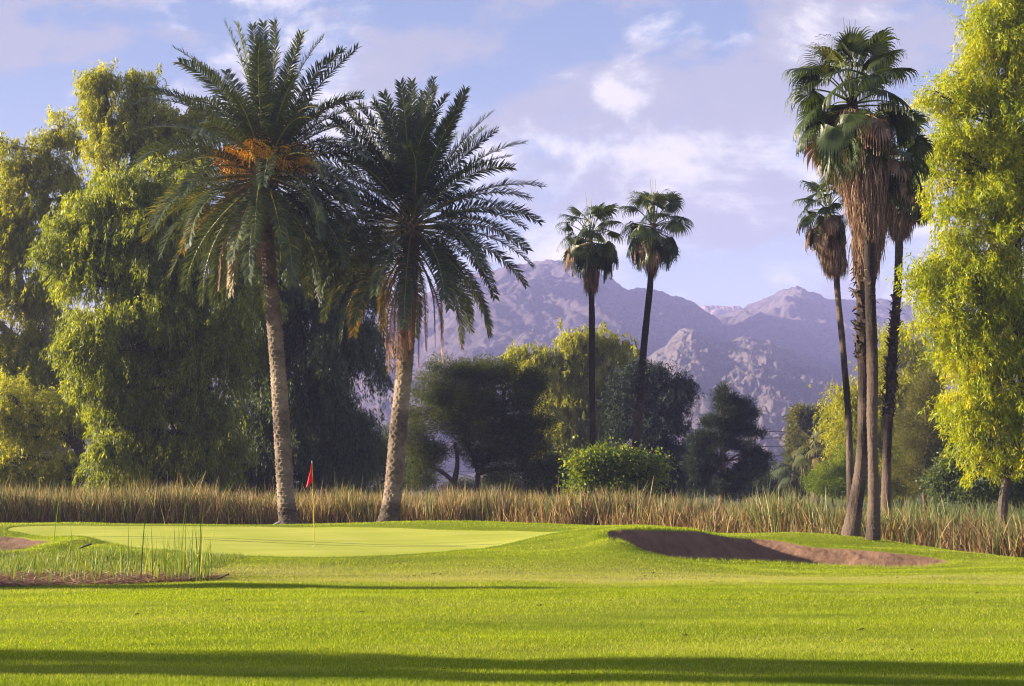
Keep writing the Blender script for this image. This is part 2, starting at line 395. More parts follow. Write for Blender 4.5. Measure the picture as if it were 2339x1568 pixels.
for (n, y0, y1) in ((330000, 10.5, 20), (260000, 20, 30), (230000, 30, 47)):
    x, y = sample_view(n, y0, y1)
    z, d1, d2, dg = terrain(x, y, True)
    k = (d1 < -.02) & (d2 < -.02) & (dg < -.03)
    x, y, z, d1, d2 = x[k], y[k], z[k], d1[k], d2[k]
    near = np.maximum(sstep((d1+.5)/.5), sstep((d2+.5)/.5))
    h = rng.uniform(.014, .028, len(x))*(1+near*1.6)*(1+y/60)
    w = .0045*(y/12)**.75*rng.uniform(.7, 1.4, len(x))
    tn = rng.random(len(x)); tn = np.where((dg[k] > -.42), tn*.25, tn); tn = np.where(rng.random(len(x)) < .02, 1.0, tn)
    blades(gb, x, y, z, h, w, .6, tn)
tag(gb.build('lawn_grass', grassmat()), 'short mown grass blades of the sunlit fairway, from the picture bottom up to the mounds', 'grass', None, 'stuff')

# rough grass on the knoll in front of the small bunker
kb = MB(); n = 48000
x, y = sample_view(n*4, 24, 36); p0 = np.stack([x, y], -1)
c0 = Gp(120, 1292, 0)[:2]
k = (((x-c0[0])/3.9)**2+((y-c0[1])/2.6)**2 + .35*vn(x, y, None, 8) < 1)
x, y = x[k][:n], y[k][:n]; z, d1, d2, dg = terrain(x, y, True); k = (d2 < 0) & (dg < -.2); x, y, z = x[k], y[k], z[k]
blades(kb, x, y, z, rng.uniform(.03, .12, len(x)), rng.uniform(.008, .014, len(x)), .45)
tag(kb.build('rough_grass', M['rush']), 'longer tufted grass on the low knoll between the small sand bunker and the reed litter', 'grass', None, 'stuff')

# ---------------------------------------------------------------- strips (reeds, rushes)
def strips(mb, B, H, w, az, lean, curl, tone, k=4):
    """curved tapering blades: base B (n,3), height H, width w, azimuth az, lean and curl in radians"""
    n = len(B); s = np.linspace(0, 1, k+1); P = B[:, None]+np.zeros((1, k+1, 1)); d = np.zeros((n, 3))
    pts = [B.copy()]; cur = B.copy()
    hx, hy = np.cos(az), np.sin(az)
    for i in range(k):
        th = lean+curl*((i+.5)/k)**2
        d = np.stack([np.sin(th)*hx, np.sin(th)*hy, np.cos(th)], -1)
        cur = cur+d*(H/k)[:, None]; pts.append(cur)
    P = np.stack(pts, 1)
    fa = az+math.pi/2+rng.normal(0, .8, n); side = np.stack([np.cos(fa), np.sin(fa), 0*fa], -1)
    ww = (w[:, None]*np.array([1, 1, .85, .6, .08][:k+1] if k == 4 else np.linspace(1, .1, k+1))[None]/2)
    L = P-side[:, None]*ww[..., None]; Rr = P+side[:, None]*ww[..., None]
    V = np.stack([L, Rr], 2).reshape(-1, 3)
    i = np.arange(n)[:, None]*(k+1)*2; j = np.arange(k)[None]*2
    F_ = np.stack([i+j, i+j+1, i+j+3, i+j+2], -1).reshape(-1, 4)
    mb.add(V, F_, np.repeat(tone, k))
frontline = spline(np.array([(-60, 57), (-24, 57), (-16, 57), (-8, 56.6), (-2, 55), (6, 49), (11, 44), (14.5, 41.3), (18, 40), (34, 39)]), 300)
rb = MB(); n = 95000
X = rng.uniform(-27, 27, n)
yf = np.interp(X, frontline[:, 0], frontline[:, 1])
Y = yf+rng.gamma(1.5, 2.6, n)+.25*vn(X*1.3, X*0, None, 4)
keep = (np.abs(X) < .42*Y+1) & (rng.random(n) < .72+.5*vn(X*1.4, Y*1.4, None, 31)+.3*vn(X*.3, Y*.3, None, 33)); X, Y = X[keep], Y[keep]; n = len(X)
Z = zbase(X, Y)-.05
htop = np.interp(X, [-27, -18, -10, 0, 6, 11, 15, 19], [2.25, 2.25, 2.15, 1.9, 1.8, 1.8, 1.8, 1.9])
H = htop*(.82+.17*vn(X*.45, Y*.4, None, 2)+.13*vn(X*1.7, Y*.7, None, 6))*rng.uniform(.55, 1.12, n)*(1+.25*(rng.random(n) < .03))
gx_ = .5+.5*vn(X*.16, Y*.3, None, 12)
greenp = np.interp(X, [-27, -14, -10, 2, 8, 13, 27], [.48, .44, .32, .34, .58, .84, .78])+.3*(gx_-.5)
tone = np.where(rng.random(n) < greenp, rng.uniform(.68, 1, n), np.clip(rng.random(n)*.68, 0, .7))
strips(rb, np.stack([X, Y, Z], -1), H, rng.uniform(.02, .045, n), rng.uniform(0, 2*math.pi, n), np.abs(rng.normal(0, .14, n)), np.abs(rng.normal(0, .6, n)), tone)
# broken, bent and fallen leaves low in the front
m_ = 26000; X = rng.uniform(-27, 27, m_); Y = np.interp(X, frontline[:, 0], frontline[:, 1])+rng.uniform(-.1, 1.6, m_); Z = zbase(X, Y)-.03+rng.uniform(0, 1.0, m_)*rng.random(m_)
strips(rb, np.stack([X, Y, Z], -1), rng.uniform(.3, .9, m_), rng.uniform(.015, .035, m_), rng.uniform(0, 6.28, m_), np.abs(rng.normal(.4, .45, m_)), rng.uniform(0, 1.2, m_), np.clip(rng.beta(1.5, 2.5, m_)*.65, 0, 1))
tag(rb.build('reed_bed', M['reed']), 'tall tan and green cattail reeds standing in a band across the photo behind the green', 'reeds', None, 'stuff')

# rushes and fallen reed litter at the left foreground
ub = MB()
def rush(n, X0, X1, Y0, Y1, h0, h1):
    XX = rng.uniform(X0, X1, n); YY = rng.uniform(Y0, Y1, n); B = np.array([Gp(a, b, 0.0) for a, b in zip(XX, YY)])
    B[:, 2] = terrain(B[:, 0], B[:, 1])-.02
    hh = rng.uniform(h0, h1, n)*rng.uniform(.45, 1, n)
    strips(ub, B, hh, rng.uniform(.009, .018, n), rng.uniform(0, 6.28, n), np.abs(rng.normal(0, .13, n)), np.abs(rng.normal(0, .35, n)), np.where(rng.random(n) < .12, 1, rng.uniform(0, .75, n)))
rush(125, 370, 484, 1308, 1327, .3, 1.2); rush(75, 200, 380, 1306, 1329, .3, 1.15); rush(70, 0, 220, 1300, 1334, .2, .75); rush(34, 320, 470, 1300, 1326, .6, 1.4)
rush(1500, -10, 486, 1290, 1326, .04, .26); rush(500, -10, 300, 1278, 1312, .06, .3)
for (a, b, h) in ((116, 1330, 1.75), (240, 1322, 1.5), (322, 1320, 1.3), (413, 1325, 1.35), (455, 1322, 1.2), (165, 1326, 1.0)):
    B = Gp(a, b, 0)[None]; strips(ub, B, A_(h), A_(.02), A_(rng.uniform(0, 6)), A_(.04), A_(.15), A_(.1))
tag(ub.build('rush_clump', M['rush']), 'sparse thin green rushes growing from the reed litter in the left foreground', 'rushes', None, 'stuff')
lb = MB(); n = 4600
XX = -60+547*rng.random(n)**1.35; YY = 1319+rng.uniform(-9, 17, n)*np.interp(XX, [-60, 230, 487], [1, .75, .3]); B = np.array([Gp(a, b, 0.0) for a, b in zip(XX, YY)])
B[:, 2] = terrain(B[:, 0], B[:, 1])+rng.uniform(0, .045, n)
strips(lb, B, rng.uniform(.15, .55, n), rng.uniform(.012, .03, n), rng.normal(0, .6, n)+math.pi*(rng.random(n) < .5), rng.uniform(1.3, 1.62, n), rng.uniform(-.15, .15, n), rng.random(n))
tag(lb.build('reed_litter', M['litter']), 'flattened dead brown reed litter on the ground at the left foreground', 'reed litter', None, 'stuff')

# ================================================================ DATE PALMS
def date_frond(mb, o, az, el0, bend, L, lf=.5, n=72, tone=.4, tsp=.12, wv=1.0, twist=0.0, w=.05, t0=.13, old=0.0):
    s = np.linspace(0, 1, 22); el = np.maximum(el0-bend*s**1.7, R(-88))
    a2 = az+twist*s**2
    D = np.stack([np.cos(el)*np.cos(a2), np.cos(el)*np.sin(a2), np.sin(el)], -1)
    P = o+np.vstack([np.zeros(3), np.cumsum((D[:-1]+D[1:])/2*L/21, 0)])
    tube(mb, P, np.linspace(.042, .008, 22), 4, .95)
    t = np.linspace(t0, 1, n)+rng.uniform(-.006, .006, n); t = np.clip(t, 0, 1)
    Pi = np.stack([np.interp(t, s, P[:, k]) for k in range(3)], -1)
    Ti = nrm(np.stack([np.interp(t, s, D[:, k]) for k in range(3)], -1))
    Si = nrm(np.stack([-np.sin(az+twist*t**2), np.cos(az+twist*t**2), 0*t], -1)); Ui = np.cross(Ti, Si)
    Ui *= np.sign(Ui[:, 2:3]+1e-6)
    # roll the frond a little about its own axis
    ro = rng.normal(0, .35); Sr = Si*math.cos(ro)+Ui*math.sin(ro); Ur = -Si*math.sin(ro)+Ui*math.cos(ro)
    prof = np.clip((t-.10)*6, .35, 1)*(1-.5*np.clip((t-.5)/.5, 0, 1)**2)*lf
    for side in (-1, 1):
        ll = prof*rng.uniform(.85, 1.1, n); ang = R(44)*(1-t)**.9+R(36)+rng.normal(0, .09, n); v = rng.normal(.30, .22, n)*wv
        d = nrm(Ti*np.cos(ang)[:, None]+side*Sr*np.sin(ang)[:, None]+Ur*v[:, None]*.8)
        d2 = nrm(d+A_(0, 0, -.34)*rng.uniform(.2, 1.2+old, n)[:, None])
        q = nrm(np.cross(d, Ur))*w*.5
        m1 = Pi+d*(ll*.5)[:, None]; m2 = m1+d2*(ll*.5)[:, None]
        fw = rng.uniform(.8, 1.2, n)[:, None]
        V = np.stack([Pi-q*.6*fw, Pi+q*.6*fw, m1+q*fw, m2, m1-q*fw], 1).reshape(-1, 3); i = np.arange(n)[:, None]*5
        tn = np.clip(tone+rng.normal(0, tsp, n)+old*.3*(t > .75)*rng.random(n), 0, 1)
        mb.add(V, i+A_(0, 1, 2, 4).astype(int)[None], tn)
        mb.add(np.stack([m1-q*fw, m1+q*fw, m2], 1).reshape(-1, 3), np.arange(3*n).reshape(-1, 3), tn)
    return P
def date_trunk(pts, r0, r1, nsc, hsc, amp, parent, name='trunk'):
    P = spline(pts, 460); L = np.r_[0, np.cumsum(np.linalg.norm(np.diff(P, axis=0), axis=1))]; K = 60
    t = L/L[-1]; r = np.interp(t, [0, .03, .12, .8, .93, 1], [r0*1.25, r0*1.1, r0, r1, r1*1.15, r1*1.3])
    r = r*(1+.04*vn(t*9, t*0, None, 3))
    def rf(r_, a):
        row = (L/hsc); ri = np.floor(row); fy = (row-ri)[:, None]; sh = np.where(ri % 2 == 1, .5, 0)[:, None]
        u = a[None]*nsc/(2*math.pi)+sh+.12*vn(a[None]*3+0*fy, ri[:, None]*1.7+0*a[None], None, 6); fu = np.abs(u-np.floor(u)-.5)*2; fx = 1-fu
        keep = (.25+.75*_h(np.floor(u).astype(int), ri[:, None].astype(int)+0*np.floor(u).astype(int), 0*u.astype(int), 4))
        h = (np.clip(fx*1.5, 0, 1)**.7)*(fy**1.3)*keep
        return r_[:, None]*np.ones(K)[None]+amp*h+.01*vn(a[None]*6, row[:, None]*2, None, 9)
    mb = MB(); tube(mb, P, r, K, .5, rf)
    nf = len(mb.Fs[0]); hh = mb.V[0].reshape(460, K, 3); mb.T[0] = np.repeat(np.clip(.5+.5*fbm(L[:-1]*.8, L[:-1]*0, None, 3, 11), 0, 1), K).astype(np.float32)
    return mb.build(name, M['date_bark'], parent, False), P
def date_palm(name, label, pts, crown, NF, Rf, seed, fruit, part):
    global rng
    rng = np.random.default_rng(seed)
    base = pts[0]; t = empty(name, base, label, 'palm tree', 'date palms behind the green')
    _, P = date_trunk(pts, .30 if fruit else .33, .25 if fruit else .28, 9, .15, .06, t)
    top = P[-1]
    # leaf bases at the crown
    bb = MB()
    for i in range(70):
        a = i*2.39996; z = -1.3+1.5*i/70; b = top+A_(math.cos(a)*.2, math.sin(a)*.2, z); e = b+A_(math.cos(a)*.34, math.sin(a)*.34, .34)
        tube(bb, np.array([b, (b+e)/2, e]), [.06, .05, .03], 4, rng.random())
    bb.build('leaf_bases', M['boot'], t)
    for i in range(NF):
        f = (i+.5)/NF; az = i*2.39996+rng.normal(0, .12)
        el, bend, L = part(f)
        el += rng.normal(0, R(4)); bend += rng.normal(0, R(7)); L *= rng.uniform(.92, 1.06)
        o = top+A_(math.cos(az), math.sin(az), 0)*.22*min(1, f*2+.2)+A_(0, 0, .35-1.0*f)
        mb = MB(); old = f > .78
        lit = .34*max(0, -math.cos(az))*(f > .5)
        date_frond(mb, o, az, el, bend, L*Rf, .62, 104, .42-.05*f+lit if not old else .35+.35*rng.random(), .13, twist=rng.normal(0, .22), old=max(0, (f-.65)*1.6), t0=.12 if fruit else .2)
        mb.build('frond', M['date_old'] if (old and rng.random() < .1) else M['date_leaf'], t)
    return t, top
def dead_fronds(t, top, spec, Rf=1):
    for (az, el, L, dz) in spec:
        mb = MB(); o = top+A_(math.cos(az)*.3, math.sin(az)*.3, dz)
        date_frond(mb, o, az, R(el), R(60), L*Rf, .30, 60, .5, .25, wv=.4, twist=rng.normal(0, .2), old=2.0, w=.032)
        mb.build('dead_frond', M['dead_frond'], t)
d1_ = 53.0
def p1(f):
    el = np.interp(f, [0, .08, .15, .28, .42, .6, .8, 1], [87, 74, 60, 44, 28, 4, -22, -52]); b = np.interp(f, [0, .08, .15, .28, .42, .6, .8, 1], [8, 16, 32, 60, 72, 68, 54, 34])
    return R(el), R(b), np.interp(f, [0, .3, 1], [5.3, 5.3, 5.1])
pal1 = [W(660, 1205, d1_), W(652, 1120, d1_), W(642, 950, d1_), W(630, 780, d1_), W(614, 600, d1_), W(606, 480, d1_), W(604, 385, d1_)]
T1, top1 = date_palm('date_palm', 'tallest date palm, left of the red flag, with orange fruit stalks in its crown', pal1, None, 99, 1.0, 11, True, p1)
for k in range(12):
    a = k*2.39996+.3; mb = MB(); o = top1+A_(math.cos(a)*.2, math.sin(a)*.2, .25+rng.uniform(0, .25))
    s = np.linspace(0, 1, 8); el = R(50)-R(110)*s; D = np.stack([np.cos(el)*math.cos(a), np.cos(el)*math.sin(a), np.sin(el)], -1)
    P = o+np.vstack([np.zeros(3), np.cumsum(D[:-1]*rng.uniform(1.2, 1.7)/7, 0)]); tube(mb, P, np.linspace(.03, .018, 8), 4, .6)
    for q in range(110):
        st = P[rng.integers(4, 8)]; d = nrm(A_(math.cos(a), math.sin(a), 0)*rng.normal(.3, .4)+rng.normal(0, .5, 3)+A_(0, 0, -.35)); ln = rng.uniform(.35, .8)
        ss = np.linspace(0, 1, 4)[:, None]; pp = st+d*ln*ss+A_(0, 0, -.35)*ln*ss**2
        tube(mb, pp, .011, 3, rng.uniform(.2, 1))
        nb = 9; c = pp[1]+(pp[3]-pp[1])*rng.random((nb, 1))+rng.normal(0, .02, (nb, 3)); r = .021
        for cc in c:
            mb.add(cc+r*np.array([(1, 0, 0), (-.5, .87, 0), (-.5, -.87, 0), (0, 0, 1.3), (0, 0, -1.3)]), [(0, 1, 3), (1, 2, 3), (2, 0, 3), (1, 0, 4), (2, 1, 4), (0, 2, 4)], rng.random())
    mb.build('fruit_cluster', M['fruit'], T1)
dead_fronds(T1, top1, [(3.5, -55, 3.6, -1.2), (3.3, -50, 3.9, -1.1), (5.9, -60, 3.6, -1.2), (6.2, -50, 3.2, -1.3), (4.6, -75, 2.6, -1.2)])
d2_ = 55.0
def p2(f):
    el = np.interp(f, [0, .12, .25, .4, .55, .8, 1], [88, 74, 58, 40, 18, -14, -48]); b = np.interp(f, [0, .12, .25, .4, .55, .8, 1], [8, 16, 30, 46, 58, 58, 38])
    return R(el), R(b), np.interp(f, [0, .3, 1], [4.85, 5.1, 4.9])
pal2 = [W(885, 1200, d2_), W(897, 1130, d2_), W(910, 980, d2_), W(925, 830, d2_), W(933, 700, d2_), W(938, 600, d2_), W(940, 500, d2_)]
T2, top2 = date_palm('date_palm', 'shorter date palm right of the red flag, with brown dead fronds hanging below its crown', pal2, None, 98, 1.0, 23, False, p2)
dead_fronds(T2, top2, [(3.3, -55, 3.2, -1.4), (3.6, -62, 3.6, -1.6), (3.9, -68, 3.8, -1.7), (4.2, -72, 3.8, -1.8), (3.0, -58, 3.4, -1.6), (4.5, -75, 3.7, -1.9), (4.8, -70, 3.4, -1.8), (5.5, -66, 3.6, -1.7),
    (5.9, -62, 3.7, -1.5), (6.15, -55, 3.4, -1.3), (5.2, -72, 4.0, -1.9), (0.2, -60, 4.2, -1.6), (3.75, -66, 4.2, -2.0), (4.1, -70, 4.3, -2.1)])

# ================================================================ FAN PALMS
def fan_leaf(mb, o, az, el0, pl, Rr, ns=34, tone=.4, g=1.0, pet=.9, limp=1.0):
    s = np.linspace(0, 1, 7); el = el0-R(28)*s**1.6*limp
    D = np.stack([np.cos(el)*math.cos(az), np.cos(el)*math.sin(az), np.sin(el)], -1)
    P = o+np.vstack([np.zeros(3), np.cumsum(D[:-1]*pl/6, 0)]); tube(mb, P, np.linspace(.03, .014, 7), 4, pet)
    h = P[-1]; e = el[-1]-R(18); T = A_(math.cos(e)*math.cos(az), math.cos(e)*math.sin(az), math.sin(e)); Sd = A_(-math.sin(az), math.cos(az), 0); U = np.cross(T, Sd)
    if U[2] < 0: U = -U
    ro = rng.normal(0, .4); Sd, U = Sd*math.cos(ro)+U*math.sin(ro), U*math.cos(ro)-Sd*math.sin(ro)
    ph = np.linspace(-R(118), R(118), ns); dphi = ph[1]-ph[0]
    rl = Rr*(.72+.28*np.cos(ph*.62))*rng.uniform(.88, 1.08, ns)
    d = T[None]*np.cos(ph)[:, None]+Sd[None]*np.sin(ph)[:, None]-U[None]*(.22*np.abs(np.sin(ph)))[:, None]
    d = nrm(d); q0 = np.cross(np.tile(U, (ns, 1)), d)
    steps = [0, .3, .56, .74, .88, 1.04]; gr = np.array([0, .10, .35, 1.1, 2.2])*g
    cur = np.tile(h, (ns, 1)); pts = [cur]; dd = d.copy()
    jit = rng.uniform(.6, 1.5, ns)[:, None]
    for i in range(5):
        dd = nrm(dd+A_(0, 0, -1)*gr[i]*jit); cur = cur+dd*(rl*(steps[i+1]-steps[i]))[:, None]; pts.append(cur)
    wd = [.008, 1.02*.3*Rr*dphi, 1.0*.56*Rr*dphi, .55*.56*Rr*dphi, .36*.56*Rr*dphi, .004]
    V = np.stack([np.stack([p-q0*w_/2+U*(.012 if i else 0), p+q0*w_/2-U*(.012 if i else 0)], 1) for i, (p, w_) in enumerate(zip(pts, wd))], 1).reshape(-1, 3)
    i = np.arange(ns)[:, None]*12; j = np.arange(5)[None]*2
    F_ = np.stack([i+j, i+j+1, i+j+3, i+j+2], -1).reshape(-1, 4)
    mb.add(V, F_, np.clip(np.repeat(tone+rng.normal(0, .1, ns), 5), 0, 1))
def fan_trunk(pts, rs, t, boots=None, seed=1, K=20, name='trunk'):
    P = spline(pts, 260); L = np.r_[0, np.cumsum(np.linalg.norm(np.diff(P, axis=0), axis=1))]
    tt = L/L[-1]; r = np.interp(tt, np.linspace(0, 1, len(rs)), rs)*(1+.05*vn(L*1.1, L*0, None, seed))
    def rf(r_, a):
        row = L/.16; saw = (row-np.floor(row))[:, None]
        return r_[:, None]*(1+.09*saw+.05*fbm(a[None]*1.6+0*saw, L[:, None]*1.5+0*a[None], None, 3, seed))
    mb = MB(); tube(mb, P, r, K, .5, rf)
    mb.T[0] = np.repeat(np.clip(np.interp(tt[:-1], [0, .16, .3, .6, .8, 1], [.8, .7, .4, .25, .5, .6])+.35*fbm(L[:-1]*.55, L[:-1]*0, None, 3, seed+3), 0, 1), K).astype(np.float32)
    o = mb.build(name, M['fan_bark'], t)
    if boots:
        bb = MB()
        for (a0, a1, n, sz) in boots:
            for i in range(n):
                f = rng.uniform(a0, a1); k = int(f*259); a = rng.uniform(0, 6.28); rad = A_(math.cos(a), math.sin(a), 0); b = P[k]+rad*r[k]*.8
                e = b+rad*sz*rng.uniform(.4, 1)+A_(0, 0, rng.uniform(-.6, 1.1)*sz); sd = A_(-math.sin(a), math.cos(a), 0)*.07
                mid = (b+e)/2+A_(0, 0, .04)
                bb.add([b-sd, b+sd, mid+sd*.9, mid-sd*.9, e+sd*.45, e-sd*.3, b-sd-A_(0, 0, .06), b+sd-A_(0, 0, .06)], [(0, 1, 2, 3), (3, 2, 4, 5), (6, 7, 2, 3)], rng.random())
        bb.build('old_leaf_bases', M['boot'], t)
    return P, r
def skirt(mb, P, r, top, L0, rad0, rad1, n, wd=.02):
    """dead leaves hanging round the trunk"""
    a = rng.uniform(0, 6.28, n); f = rng.random(n); z0 = -L0*f*.85
    rr = np.interp(f, [0, .25, .7, 1], [rad0*.55, rad0, (rad0+rad1)/2, rad1])*rng.uniform(.35, 1.08, n)*(1+.18*vn(a*2.2, f*4, None, 3))
    axis = np.stack([np.interp(top[2]+z0, P[:, 2], P[:, k]) for k in range(2)], -1)
    B = np.stack([axis[:, 0]+np.cos(a)*rr, axis[:, 1]+np.sin(a)*rr, top[2]+z0], -1)
    k = 3; H = rng.uniform(.3, .95, n)*min(1, L0/2); cur = B; pts = [B]; dx = np.stack([np.cos(a)*.16, np.sin(a)*.16, -np.ones(n)], -1)+rng.normal(0, .10, (n, 3))
    for i in range(k):
        d = nrm(dx+A_(-.1, -.1, 0)*np.stack([np.cos(a), np.sin(a), 0*a], -1)*2*i+rng.normal(0, .07, (n, 3))); cur = cur+d*(H/k)[:, None]; pts.append(cur)
    fa = rng.uniform(0, 6.28, n); sd = np.stack([np.cos(fa), np.sin(fa), 0*fa], -1)*wd/2*rng.uniform(.6, 1.5, n)[:, None]
    V = np.stack([np.stack([p-sd*w_, p+sd*w_], 1) for p, w_ in zip(pts, (.6, 1, .8, .15))], 1).reshape(-1, 3)
    i = np.arange(n)[:, None]*8; j = np.arange(3)[None]*2
    tn = np.clip(.5+.28*np.sign(np.sin(a*9+f*5))*rng.random(n)+rng.normal(0, .2, n), 0, 1)
    mb.add(V, np.stack([i+j, i+j+1, i+j+3, i+j+2], -1).reshape(-1, 4), np.repeat(tn, 3))
def fan_palm(label, d, trunk, rs, crown, NF, Rr, pl, sk, seed, boots=None, group=None, elr=(85, -62), ns=34, skn=5000, dead=6, K=20, lmat=None):
    """trunk: display points, bottom to crown heart; crown: display point of the crown heart; sk=(length, radius top, radius bottom) metres"""
    global rng
    rng = np.random.default_rng(seed)
    pts = [W(x, y, d) for x, y in trunk]
    if d > 45: pts[0] = A_(pts[0][0], pts[0][1], -.5)
    t = empty('fan_palm', pts[0], label, 'palm tree', group)
    P, r = fan_trunk(pts, rs, t, boots, seed, K)
    top = pts[-1]
    for i in range(NF):
        f = (i+.5)/NF; az = i*2.39996+rng.normal(0, .2); el = R(np.interp(f, [0, .3, .6, 1], [elr[0], elr[0]*.62+elr[1]*.05, elr[0]*.12+elr[1]*.2, elr[1]]))+rng.normal(0, R(6))
        mb = MB(); o = top+A_(math.cos(az), math.sin(az), 0)*.12+A_(0, 0, .25-.9*f*min(1, Rr))
        fan_leaf(mb, o, az, el, pl*np.interp(f, [0, .15, 1], [.75, 1, .9])*rng.uniform(.85, 1.1), Rr*np.interp(f, [0, .1, 1], [.8, 1, 1])*rng.uniform(.9, 1.1), ns, .42+rng.normal(0, .1)+(.3 if f < .15 else 0), g=np.interp(f, [0, .12, .3, 1], [.15, .6, 1, 1]), limp=np.interp(f, [0, .2, 1], [.2, 1, 1.2]))
        mb.build('fan_leaf', TR[lmat] if lmat else M['fan_leaf'], t)
    for (y0, y1) in ((0, 0),):
        sp = MB()
        for q in range(3):
            a = rng.uniform(0, 6.28); o = top+A_(0, 0, .2); tube(sp, np.array([o, o+A_(math.cos(a)*.1, math.sin(a)*.1, (pl+Rr)*.5), o+A_(math.cos(a)*.2, math.sin(a)*.2, (pl+Rr)*.95)]), [.025, .02, .004], 4, .5)
        sp.build('spear_leaf', M['fan_leaf'], t)
    for i in range(dead):
        az = rng.uniform(0, 6.28); mb = MB(); o = top+A_(math.cos(az)*.15, math.sin(az)*.15, -.3-.5*rng.random())
        fan_leaf(mb, o, az, R(rng.uniform(-50, 5)), pl*.9, Rr*.95, int(ns*.6), .5, g=3.2, pet=.8, limp=1.6)
        mb.build('dead_leaf', M['skirt'], t)
    if sk[0] > 0:
        mb = MB(); skirt(mb, P, r, top+A_(0, 0, -.35), sk[0], sk[1], sk[2], skn); mb.build('dead_leaf_skirt', M['skirt'], t)
    return t
G1 = 'fan palms beside the bunker'; G2 = 'pair of slender fan palms'
fan_palm('tall fan palm with the largest crown, standing on the bank behind the bunker', 38.0, [(1994,1233),(1996,1150),(1994,1050),(1992,950),(1993,850),(1990,740),(1987,640),(1984,540),(1975,420),(1955,300),(1945,222)],
    [.19, .145, .13, .14, .145, .145, .14, .135, .13, .13, .13], None, 44, .95, 1.18, (3.4, .66, .26), 31, [(.45, .62, 10, .16)], G1, ns=40, skn=19000, dead=10, K=28)
fan_palm('leaning fan palm whose trunk crosses behind the tallest palm on the bank', 39.2, [(1943,1228),(1955,1150),(1968,1060),(1972,950),(1972,850),(1970,740),(1972,640),(1980,540),(1992,440),(2006,370),(2012,345)],
    [.24, .18, .16, .15, .15, .16, .16, .16, .16, .16, .15], None, 32, .74, .9, (3.2, .44, .24), 37, [(.42, .66, 150, .34)], G1, skn=12000, dead=6)
fan_palm('short thin curved fan palm with shaggy skirt, leftmost of the group by the bunker', 56.0, [(1940,1145),(1941,1050),(1938,950),(1930,850),(1922,760),(1914,680),(1908,600),(1895,530),(1890,475)],
    [.17, .14, .13, .125, .12, .12, .115, .11, .11], None, 28, .72, .85, (2.1, .50, .36), 41, None, G1, skn=8000, dead=9)
fan_palm('fan palm with dark ragged trunk behind the reeds, rightmost of the bunker group', 52.0, [(2022,1150),(2025,1080),(2028,980),(2033,900),(2038,820),(2046,720),(2052,620),(2054,520),(2056,440),(2060,400)],
    [.21, .17, .16, .16, .16, .15, .14, .14, .13, .13], None, 30, .78, .9, (1.8, .5, .3), 43, [(.26, .62, 190, .28)], G1, skn=7000, dead=7)
fan_palm('slender straight fan palm with brown skirt, left of the pair before the mountains', 68.0, [(1355,1142),(1355,1050),(1353,950),(1352,850),(1352,750),(1351,650),(1349,580),(1347,538)],
    [.20, .16, .145, .14, .14, .14, .14, .14], None, 30, .90, 1.15, (2.2, .36, .24), 47, None, G2, elr=(80, -45), ns=30, skn=5000, dead=2)
fan_palm('slender fan palm with curving trunk, right of the pair before the mountains', 67.0, [(1440,1135),(1448,1060),(1458,960),(1464,880),(1470,800),(1478,720),(1486,640),(1490,560),(1492,510)],
    [.26, .20, .18, .19, .16, .15, .14, .14, .14], None, 36, .94, 1.18, (1.9, .32, .18), 53, [(.3, .5, 40, .16)], G2, elr=(85, -55), ns=30, skn=4500, dead=3)

# ================================================================ TREES
TR = {}
def lm(key, pts, **k): TR[key] = leafmat(key, pts, **k)
lm('leaf_euc', [(0, (.11, .14, .014)), (.5, (.29, .30, .018)), (1, (.50, .45, .045))], trans=.5, tcol=(1.6, 1.5, .3), rough=.5, spec=.35)
lm('leaf_willow', [(0, (.06, .08, .024)), (.5, (.18, .215, .022)), (1, (.42, .41, .035))], trans=.45, tcol=(1.9, 1.8, .35), rough=.5, spec=.35)
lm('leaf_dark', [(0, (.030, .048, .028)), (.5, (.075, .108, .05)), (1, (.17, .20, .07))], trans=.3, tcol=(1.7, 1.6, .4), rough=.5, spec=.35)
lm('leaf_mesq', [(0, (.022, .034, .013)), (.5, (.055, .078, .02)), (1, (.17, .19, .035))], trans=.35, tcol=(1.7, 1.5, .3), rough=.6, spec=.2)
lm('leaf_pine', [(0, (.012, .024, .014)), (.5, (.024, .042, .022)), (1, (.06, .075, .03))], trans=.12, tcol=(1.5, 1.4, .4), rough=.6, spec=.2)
lm('leaf_bright', [(0, (.15, .22, .010)), (.5, (.325, .375, .010)), (.85, (.50, .47, .012)), (1, (.58, .44, .03))], trans=.5, tcol=(1.55, 1.4, .2), rough=.45, spec=.4)
lm('leaf_bush', [(0, (.06, .11, .012)), (.6, (.15, .21, .018)), (1, (.34, .35, .05))], trans=.45, tcol=(1.5, 1.35, .3), rough=.45, spec=.4)
lm('leaf_olive', [(0, (.06, .075, .025)), (.5, (.11, .12, .035)), (1, (.20, .19, .06))], trans=.45, tcol=(1.6, 1.35, .35), rough=.6, spec=.25)
lm('leaf_scrub', [(0, (.03, .045, .022)), (.5, (.055, .075, .035)), (1, (.11, .12, .06))], trans=.3, tcol=(1.5, 1.4, .5), rough=.6, spec=.2)
